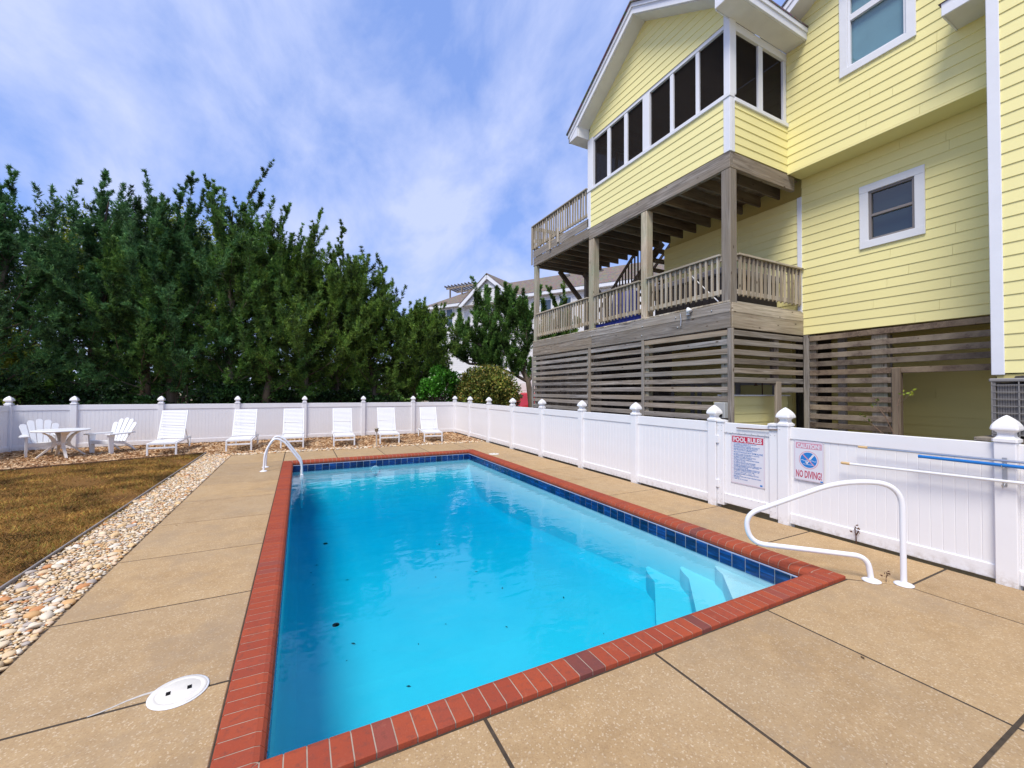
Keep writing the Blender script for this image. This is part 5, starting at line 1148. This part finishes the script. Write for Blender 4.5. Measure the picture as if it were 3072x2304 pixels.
def leafy(name, x, y, z0, z1, rx, ry, n, mat, seed, label, cat, ln=.09, wd=.035, group=None, shell=.55, stems=6, top_bias=0.0, bark=BARK, flat=1.0):
    rg = np.random.default_rng(seed); root = empty(name, (x, y, -.04), 0, label, cat, group); tr = MB(); cz, rz0 = (z0+z1)/2, (z1-z0)/2
    nc = max(14, n//260); C = rand_unit(nc, rg); rr = shell+(1-shell)*rg.random(nc)**.6; C = C*rr[:, None]*np.array([rx, ry, rz0])*.86
    idx = rg.integers(0, nc, n); P = C[idx]+np.clip(rg.normal(size=(n, 3)), -1.5, 1.5)*np.array([rx, ry, rz0])*.15
    P = P+np.array([x, y, cz]); D = (P-np.array([x, y, cz-.3*rz0])); D /= np.linalg.norm(D, axis=1, keepdims=True)
    V = leaves_from(P, D, ln, wd, rg, .8)
    for k in range(stems):
        c = C[rg.integers(0, nc)]*.8+np.array([x, y, cz]); b = np.array([x+rg.normal(0, rx*.12), y+rg.normal(0, ry*.12), -.05]); m_ = (b+c)/2+np.array([rg.normal(0, .2), 0, .1])
        trunk_obj(tr, [b, m_, c], .045, .01, 6)
    tr.obj('stem', bark, root); inst('crown', quads_mesh('crown', V, mat), root); return root
# pale spring trees behind the cedars
leafy('deciduous_tree', -8.6, 26.0, 3.0, 10.3, 2.6, 2.2, 24000, LIGHTLEAF, 11, 'pale yellow green tree peeking between the left cedars', 'tree', .12, .045, 'pale trees behind the cedars', .3, 6)
leafy('deciduous_tree', -5.4, 26.0, 3.0, 11.0, 2.4, 2.2, 24000, LIGHTLEAF, 12, 'pale yellow green tree peeking over the middle cedars', 'tree', .12, .045, 'pale trees behind the cedars', .3, 6)
leafy('deciduous_tree', -13.0, 25.5, .8, 7.0, 3.0, 2.0, 14000, LIGHTLEAF, 13, 'low pale tree glimpsed through the leftmost cedar', 'tree', .15, .06, 'pale trees behind the cedars', .3, 6)
# dark understorey shrubs along the fence
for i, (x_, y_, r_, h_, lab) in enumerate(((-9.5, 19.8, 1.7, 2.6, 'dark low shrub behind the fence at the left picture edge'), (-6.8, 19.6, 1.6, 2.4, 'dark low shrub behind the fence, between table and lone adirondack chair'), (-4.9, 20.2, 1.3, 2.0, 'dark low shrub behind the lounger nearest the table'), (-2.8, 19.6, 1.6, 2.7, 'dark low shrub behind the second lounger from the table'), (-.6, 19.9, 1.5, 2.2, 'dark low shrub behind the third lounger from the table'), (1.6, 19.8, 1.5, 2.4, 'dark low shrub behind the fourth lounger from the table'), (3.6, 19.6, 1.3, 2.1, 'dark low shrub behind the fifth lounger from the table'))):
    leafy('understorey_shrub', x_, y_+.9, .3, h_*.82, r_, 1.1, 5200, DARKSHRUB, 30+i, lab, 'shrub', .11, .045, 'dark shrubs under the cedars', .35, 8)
# far tree line that closes the gaps under the crowns
rg = np.random.default_rng(77); n = 26000
P = np.stack([-26+rg.random(n)*34, 29+rg.random(n)*3, rg.random(n)**1.2*3.6], 1); D = rand_unit(n, rg)
tag(inst('distant_thicket', quads_mesh('distant_thicket', leaves_from(P, D, .3, .13, rg, .3), CEDAR[1])), 'dense thicket far behind the cedar row', kind='stuff')
# windswept cedar by the white house
def windswept():
    rg = np.random.default_rng(5); root = empty('windswept_cedar', (10.6, 18.6, -.04), 0, 'windswept cedar with arching dark trunk in front of the white house', 'tree'); tr = MB(); Q = []
    main = np.array([(10.65, 18.6, -.05), (10.6, 18.6, 1.2), (10.45, 18.65, 2.3), (10.0, 18.8, 3.2), (9.3, 19.0, 3.95), (8.6, 19.2, 4.9), (8.3, 19.2, 6.2)]); trunk_obj(tr, main, .20, .04)
    sec = [np.array([(10.45, 18.65, 2.3), (9.7, 18.9, 2.7), (8.8, 19.2, 3.1), (7.6, 19.7, 3.4)]), np.array([(10.2, 18.7, 2.8), (10.3, 18.5, 4.2), (10.1, 18.4, 5.6)]), np.array([(9.3, 19.0, 3.95), (9.5, 18.9, 5.2), (9.4, 18.8, 6.4)]), np.array([(9.6, 18.9, 3.6), (8.2, 19.4, 4.1), (7.0, 19.9, 4.6)]), np.array([(10.45, 18.65, 2.3), (11.1, 18.2, 3.5), (11.7, 17.9, 4.9)]), np.array([(8.8, 19.2, 3.1), (7.6, 19.7, 3.2), (6.9, 19.9, 3.6)])]
    for s in sec: trunk_obj(tr, s, .09, .03)
    src = [main[3:], *sec]
    for k in range(190):
        s = src[k % 7]; j = rg.integers(1, len(s)); p = s[j-1]+(s[j]-s[j-1])*rg.random(); az = rg.random()*6.28
        d = np.array([math.cos(az)*.8-.2, math.sin(az)*.6, .55+.5*rg.random()]); L = .8+rg.random()*.9; ax = curve_pts(p, d, L, 5, rg, .7, .25); trunk_obj(tr, ax[:5], .02, .005, 5)
        Q.append(plume(ax, .40, 60, 13, .10, .015, rg, .4))
    for (x_, y_, z_, L) in ((8.45, 19.2, 5.6, 1.75), (7.9, 19.4, 5.1, 1.7), (8.9, 19.0, 5.5, 1.6), (9.3, 18.9, 5.6, 1.15), (10.2, 18.5, 5.2, 1.4), (7.2, 19.8, 4.3, 1.6), (10.55, 18.4, 5.4, 1.9), (9.9, 18.6, 5.2, 1.0), (7.5, 19.7, 4.0, 1.2), (11.2, 18.1, 4.6, 1.9), (11.8, 17.9, 4.4, 1.5)):
        ax = curve_pts((x_, y_, z_), (rg.normal(0, .1), 0, 1), L, 6, rg, .2, .15); trunk_obj(tr, ax[:6], .02, .004, 5); Q.append(plume(ax, .46, 190, 13, .10, .015, rg, .5, .85))
    tr.obj('trunk', BARK, root); inst('crown', quads_mesh('crown', np.concatenate(Q), CEDAR[1], 3), root)
windswept()
cedar(13.4, 19.6, 7.9, 1.3, CEDAR[2], 71, 'small pointed cedar seen through the porch railings', base=2.5, npl=26, leaders=2, group='cedars by the white house')
leafy('round_shrub', 8.05, 18.5, .35, 2.98, 1.55, 1.45, 30000, VARIEG, 51, 'clipped round shrub with yellow tipped leaves beyond the fence corner', 'shrub', .10, .042, None, .80, 9)
leafy('green_bush', 5.85, 19.0, .9, 3.0, 1.0, 1.0, 6500, BRIGHT, 52, 'bright green open bush with bare lower stems beside the round shrub', 'bush', .11, .05, None, .6, 22)
# slender spruce-like cedar branch in front of the white house wall
cedar(6.3, 21.5, 5.6, 1.1, CEDAR[1], 81, 'slim cedar sapling before the white house windows', base=1.2, npl=24, leaders=2, group='cedars by the white house')
# ------------------------------------------------------------------ white neighbour house
ax_, ay_ = Vector((.522, -.853, 0)), Vector((.853, .522, 0))
HM = Matrix(((ax_.x, ay_.x, 0, 10.68), (ax_.y, ay_.y, 0, 39.3), (0, 0, 1, 0), (0, 0, 0, 1)))
wh = empty('white_house', (10.68, 39.3, 0), 0, 'tall white sided house with brown shingle roof behind the cedars', 'house')
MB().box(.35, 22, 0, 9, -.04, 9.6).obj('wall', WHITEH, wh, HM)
MB().box(.1, 22, -.35, -.02, 9.50, 9.62, .01).obj('soffit', TRIM, wh, HM); MB().box(0, 22, -.42, -.36, 9.5, 9.78, .01).obj('fascia', TRIM, wh, HM); MB().box(-.06, 0, -.42, 9, 9.5, 9.78, .01).obj('fascia', TRIM, wh, HM)
rf = MB(); rv = [(-.1, -.45, 9.78), (23, -.45, 9.78), (23, 9.4, 9.78), (-.1, 9.4, 9.78), (3.3, 4.4, 12.35), (23, 4.4, 12.35)]
rf.convex(rv, [(0, 1, 5, 4), (0, 4, 3), (2, 3, 4, 5), (1, 2, 5), (0, 1, 2, 3)]); rf.obj('roof', SHINGLE2, wh, HM)
gy = -.55
MB().convex([(5.0, gy, 9.4), (10.4, gy, 9.4), (7.7, gy, 11.55), (5.0, gy+.5, 9.4), (10.4, gy+.5, 9.4), (7.7, gy+.5, 11.55)], [(0, 1, 2), (3, 4, 5), (0, 1, 4, 3), (1, 2, 5, 4), (2, 0, 3, 5)]).obj('gable_wall', WHITEH, wh, HM)
for s_ in (-1, 1):
    MB().beam((7.7, gy-.22, 11.62), (7.7+s_*2.95, gy-.22, 9.27), .10, .34).obj('rake_board', TRIM, wh, HM)
    MB().convex([(7.7, gy-.3, 11.80), (7.7+s_*3.1, gy-.3, 9.33), (7.7, 3.6, 11.80), (7.7+s_*3.1, 1.0, 9.6), (7.7, gy-.3, 11.88), (7.7+s_*3.1, gy-.3, 9.41), (7.7, 3.6, 11.88), (7.7+s_*3.1, 1.0, 9.68)], [(0, 1, 3, 2), (4, 5, 7, 6), (0, 1, 5, 4), (1, 3, 7, 5), (3, 2, 6, 7), (2, 0, 4, 6)]).obj('gable_roof', SHINGLE2, wh, HM)
MB().box(6.7, 8.7, gy-.05, gy, 10.6, 10.74).obj('gable_trim', TRIM, wh, HM)
for (a, b) in ((.98, 1.68), (1.82, 2.52), (2.66, 3.36)):
    f = MB(); 
    for q in ((a-.08, b+.08, 9.36, 9.46), (a-.08, b+.08, 7.72, 7.82), (a-.08, a, 7.82, 9.36), (b, b+.08, 7.82, 9.36)): f.box(q[0], q[1], -.06, .01, q[2], q[3])
    w = f.obj('window', TRIM, wh, HM); MB().box(a, b, -.03, -.01, 7.82, 9.36).obj('pane', plain('far_glass', (.055, .085, .13), .15, .6), w, HM); MB().box(a, b, -.045, -.03, 8.56, 8.62).obj('sash_bar', TRIM, w, HM)
for (a, b, c_, d) in ((1.0, 2.4, 4.9, 6.1), (12.5, 13.4, 7.6, 9.1), (14.2, 15.1, 7.6, 9.1)):
    w = MB().box(a-.08, b+.08, -.05, .01, c_-.08, d+.08).obj('window', TRIM, wh, HM); MB().box(a, b, -.065, -.05, c_, d).obj('pane', bpy.data.materials['far_glass'], w, HM)
for i in range(3):
    w = MB().box(8.5+i*3.4, 11.3+i*3.4, -.05, .01, 0, 2.5).obj('garage_door', plain('garage_white', (.72, .68, .66), .6), wh, HM)
    for k in range(4): MB().box(8.55+i*3.4, 11.25+i*3.4, -.07, -.05, .08+k*.6, .6+k*.6).obj('panel', bpy.data.materials['garage_white'], w, HM)
MB().box(.5, 9, -.06, .005, 6.75, 6.98).obj('belt_trim', TRIM, wh, HM); MB().box(.5, 22, -.06, .005, 3.3, 3.55).obj('belt_trim', TRIM, wh, HM)
for (s_, z) in ((2.2, 12.05), (4.4, 12.1), (5.6, 12.05)): MB().box(s_+1.6, s_+2.1, 3.2, 3.6, z-.35, z-.12, .03).obj('roof_vent', ACM, wh, HM)
for s_ in (13.0, 16.0): MB().box(s_, s_+.5, 3.2, 3.6, 11.72, 11.95, .03).obj('roof_vent', ACM, wh, HM)
for i in range(9): MB().beam((.6+i*.42, 2.0, 12.25), (.2+i*.42, 4.6, 12.25), .05, .16).obj('pergola_slat', WX, wh, HM)
for y_ in (2.4, 4.0): MB().box(.5, 4.2, y_, y_+.08, 12.02, 12.17).obj('pergola_beam', WX, wh, HM)
for s_ in (.9, 2.4): MB().box(s_, s_+.12, 2.4, 2.52, 10.2, 12.02).obj('pergola_post', WZ, wh, HM)
# deck railing on the white house's far side
rl = MB().box(-1.6, .3, -.1, 0, 7.9, 7.98).obj('balcony_rail', TRIM, wh, HM)
for i in range(12): MB().box(-1.55+i*.16, -1.51+i*.16, -.08, -.04, 7.1, 7.9).obj('baluster', TRIM, rl, HM)
MB().box(-1.7, .35, -.2, 3, 6.95, 7.1).obj('balcony_floor', TRIM, wh, HM)
# ------------------------------------------------------------------ red car behind the lattice
car = empty('parked_car', (16.3, 27.6, 0), R(100), 'red car parked beyond the fence corner, mostly hidden', 'car'); CM = WM[car.name] @ T(0, 0, -.03)
prof = [(-2.25, .35), (-2.28, .75), (-2.2, .98), (-1.25, 1.12), (-.45, 1.62), (1.2, 1.66), (2.0, 1.2), (2.25, 1.1), (2.28, .4)]
rings = []
for y_, k in ((-.9, .0), (-.86, .06), (-.6, .1), (.6, .1), (.86, .06), (.9, .0)):
    rings.append([(p[0], y_*(1 if p[1] < 1.15 else .82), p[1]+(k if p[1] > .9 else 0)) for p in prof])
MB().loft(rings, True, True).obj('body', CARR, car, CM)
for x_ in (-1.4, 1.4):
    for y_ in (-.86, .86):
        w = MB().lathe([(0, -.11), (.30, -.11), (.35, -.07), (.35, .07), (.30, .11), (0, .11)], 20).obj('wheel', TYRE, car, CM @ T(x_, y_, .36) @ Matrix.Rotation(math.pi/2, 4, 'X')); MB().lathe([(0, -.125), (.2, -.125), (.21, .125), (0, .125)], 14).obj('rim', STEEL, w, CM @ T(x_, y_, .36) @ Matrix.Rotation(math.pi/2, 4, 'X'))
for s_ in (-1, 1): MB().box(-.4, 1.2, s_*.76-.01, s_*.76+.01, 1.2, 1.55).obj('window', plain('car_glass', (.02, .025, .03), .1, .6), car, CM); MB().box(-2.29, -2.2, s_*.62-.16, s_*.62+.16, .78, .92, .02).obj('headlight', PVC, car, CM)
# ------------------------------------------------------------------ twigs and weeds
def twig(name, label, segs, leafs, mat, cat, leafmat, ll=.03):
    root = empty(name, segs[0][0], 0, label, cat); t = MB()
    for s in segs: trunk_obj(t, np.array(s), .008 if ll > .02 else .003, .003 if ll > .02 else .0015, 5)
    t.obj('stem', mat, root); rg = np.random.default_rng(4); P, D = [], []
    for p in leafs:
        for k in range(4): P.append(np.array(p)+rg.normal(size=3)*ll*.5); D.append(rg.normal(size=3)+np.array([0, 0, .6]))
    inst('leaf', quads_mesh('leaf', leaves_from(np.array(P), np.array(D)/np.linalg.norm(np.array(D), axis=1, keepdims=True), ll*1.4, ll*.4, rg, .2), leafmat), root)
twig('budding_twig_shrub', 'bare twiggy shrub with small green buds behind the fence by the opening', [[(7.4, 2.75, 0), (7.4, 2.73, .8), (7.42, 2.70, 1.30), (7.42, 2.72, 1.62), (7.43, 2.55, 1.84)], [(7.42, 2.72, 1.62), (7.42, 2.70, 1.72), (7.43, 2.655, 1.80)], [(7.4, 2.74, 1.2), (7.4, 2.85, 1.48), (7.41, 2.93, 1.60), (7.42, 2.94, 1.72)], [(7.4, 2.75, 1.1), (7.38, 2.98, 1.34), (7.36, 3.13, 1.47)]], [(7.43, 2.56, 1.82), (7.43, 2.58, 1.79), (7.43, 2.65, 1.80), (7.42, 2.94, 1.70), (7.41, 2.97, 1.62), (7.37, 3.05, 1.42), (7.36, 3.13, 1.47), (7.36, 3.10, 1.44), (7.37, 3.02, 1.40)], BARK2, 'shrub', LIGHTLEAF)
twig('dried_weed', 'dried reddish weed growing at the fence foot below the no diving sign', [[(5.955, 2.58, 0), (5.95, 2.58, .08), (5.945, 2.585, .15), (5.94, 2.58, .20)], [(5.95, 2.58, .10), (5.945, 2.55, .16), (5.94, 2.54, .13)]], [(5.94, 2.58, .20), (5.94, 2.56, .19), (5.945, 2.59, .14)], RUST, 'weed', RUST, .022)
twig('crack_weed', 'tiny brown weed in the slab crack between the grab rail flanges', [[(5.0, 1.93, 0), (5.0, 1.93, .05), (5.005, 1.925, .09)], [(5.0, 1.93, .04), (5.015, 1.92, .085)]], [(5.005, 1.925, .09), (5.015, 1.92, .085), (4.99, 1.935, .06)], RUST, 'weed', RUST, .016)
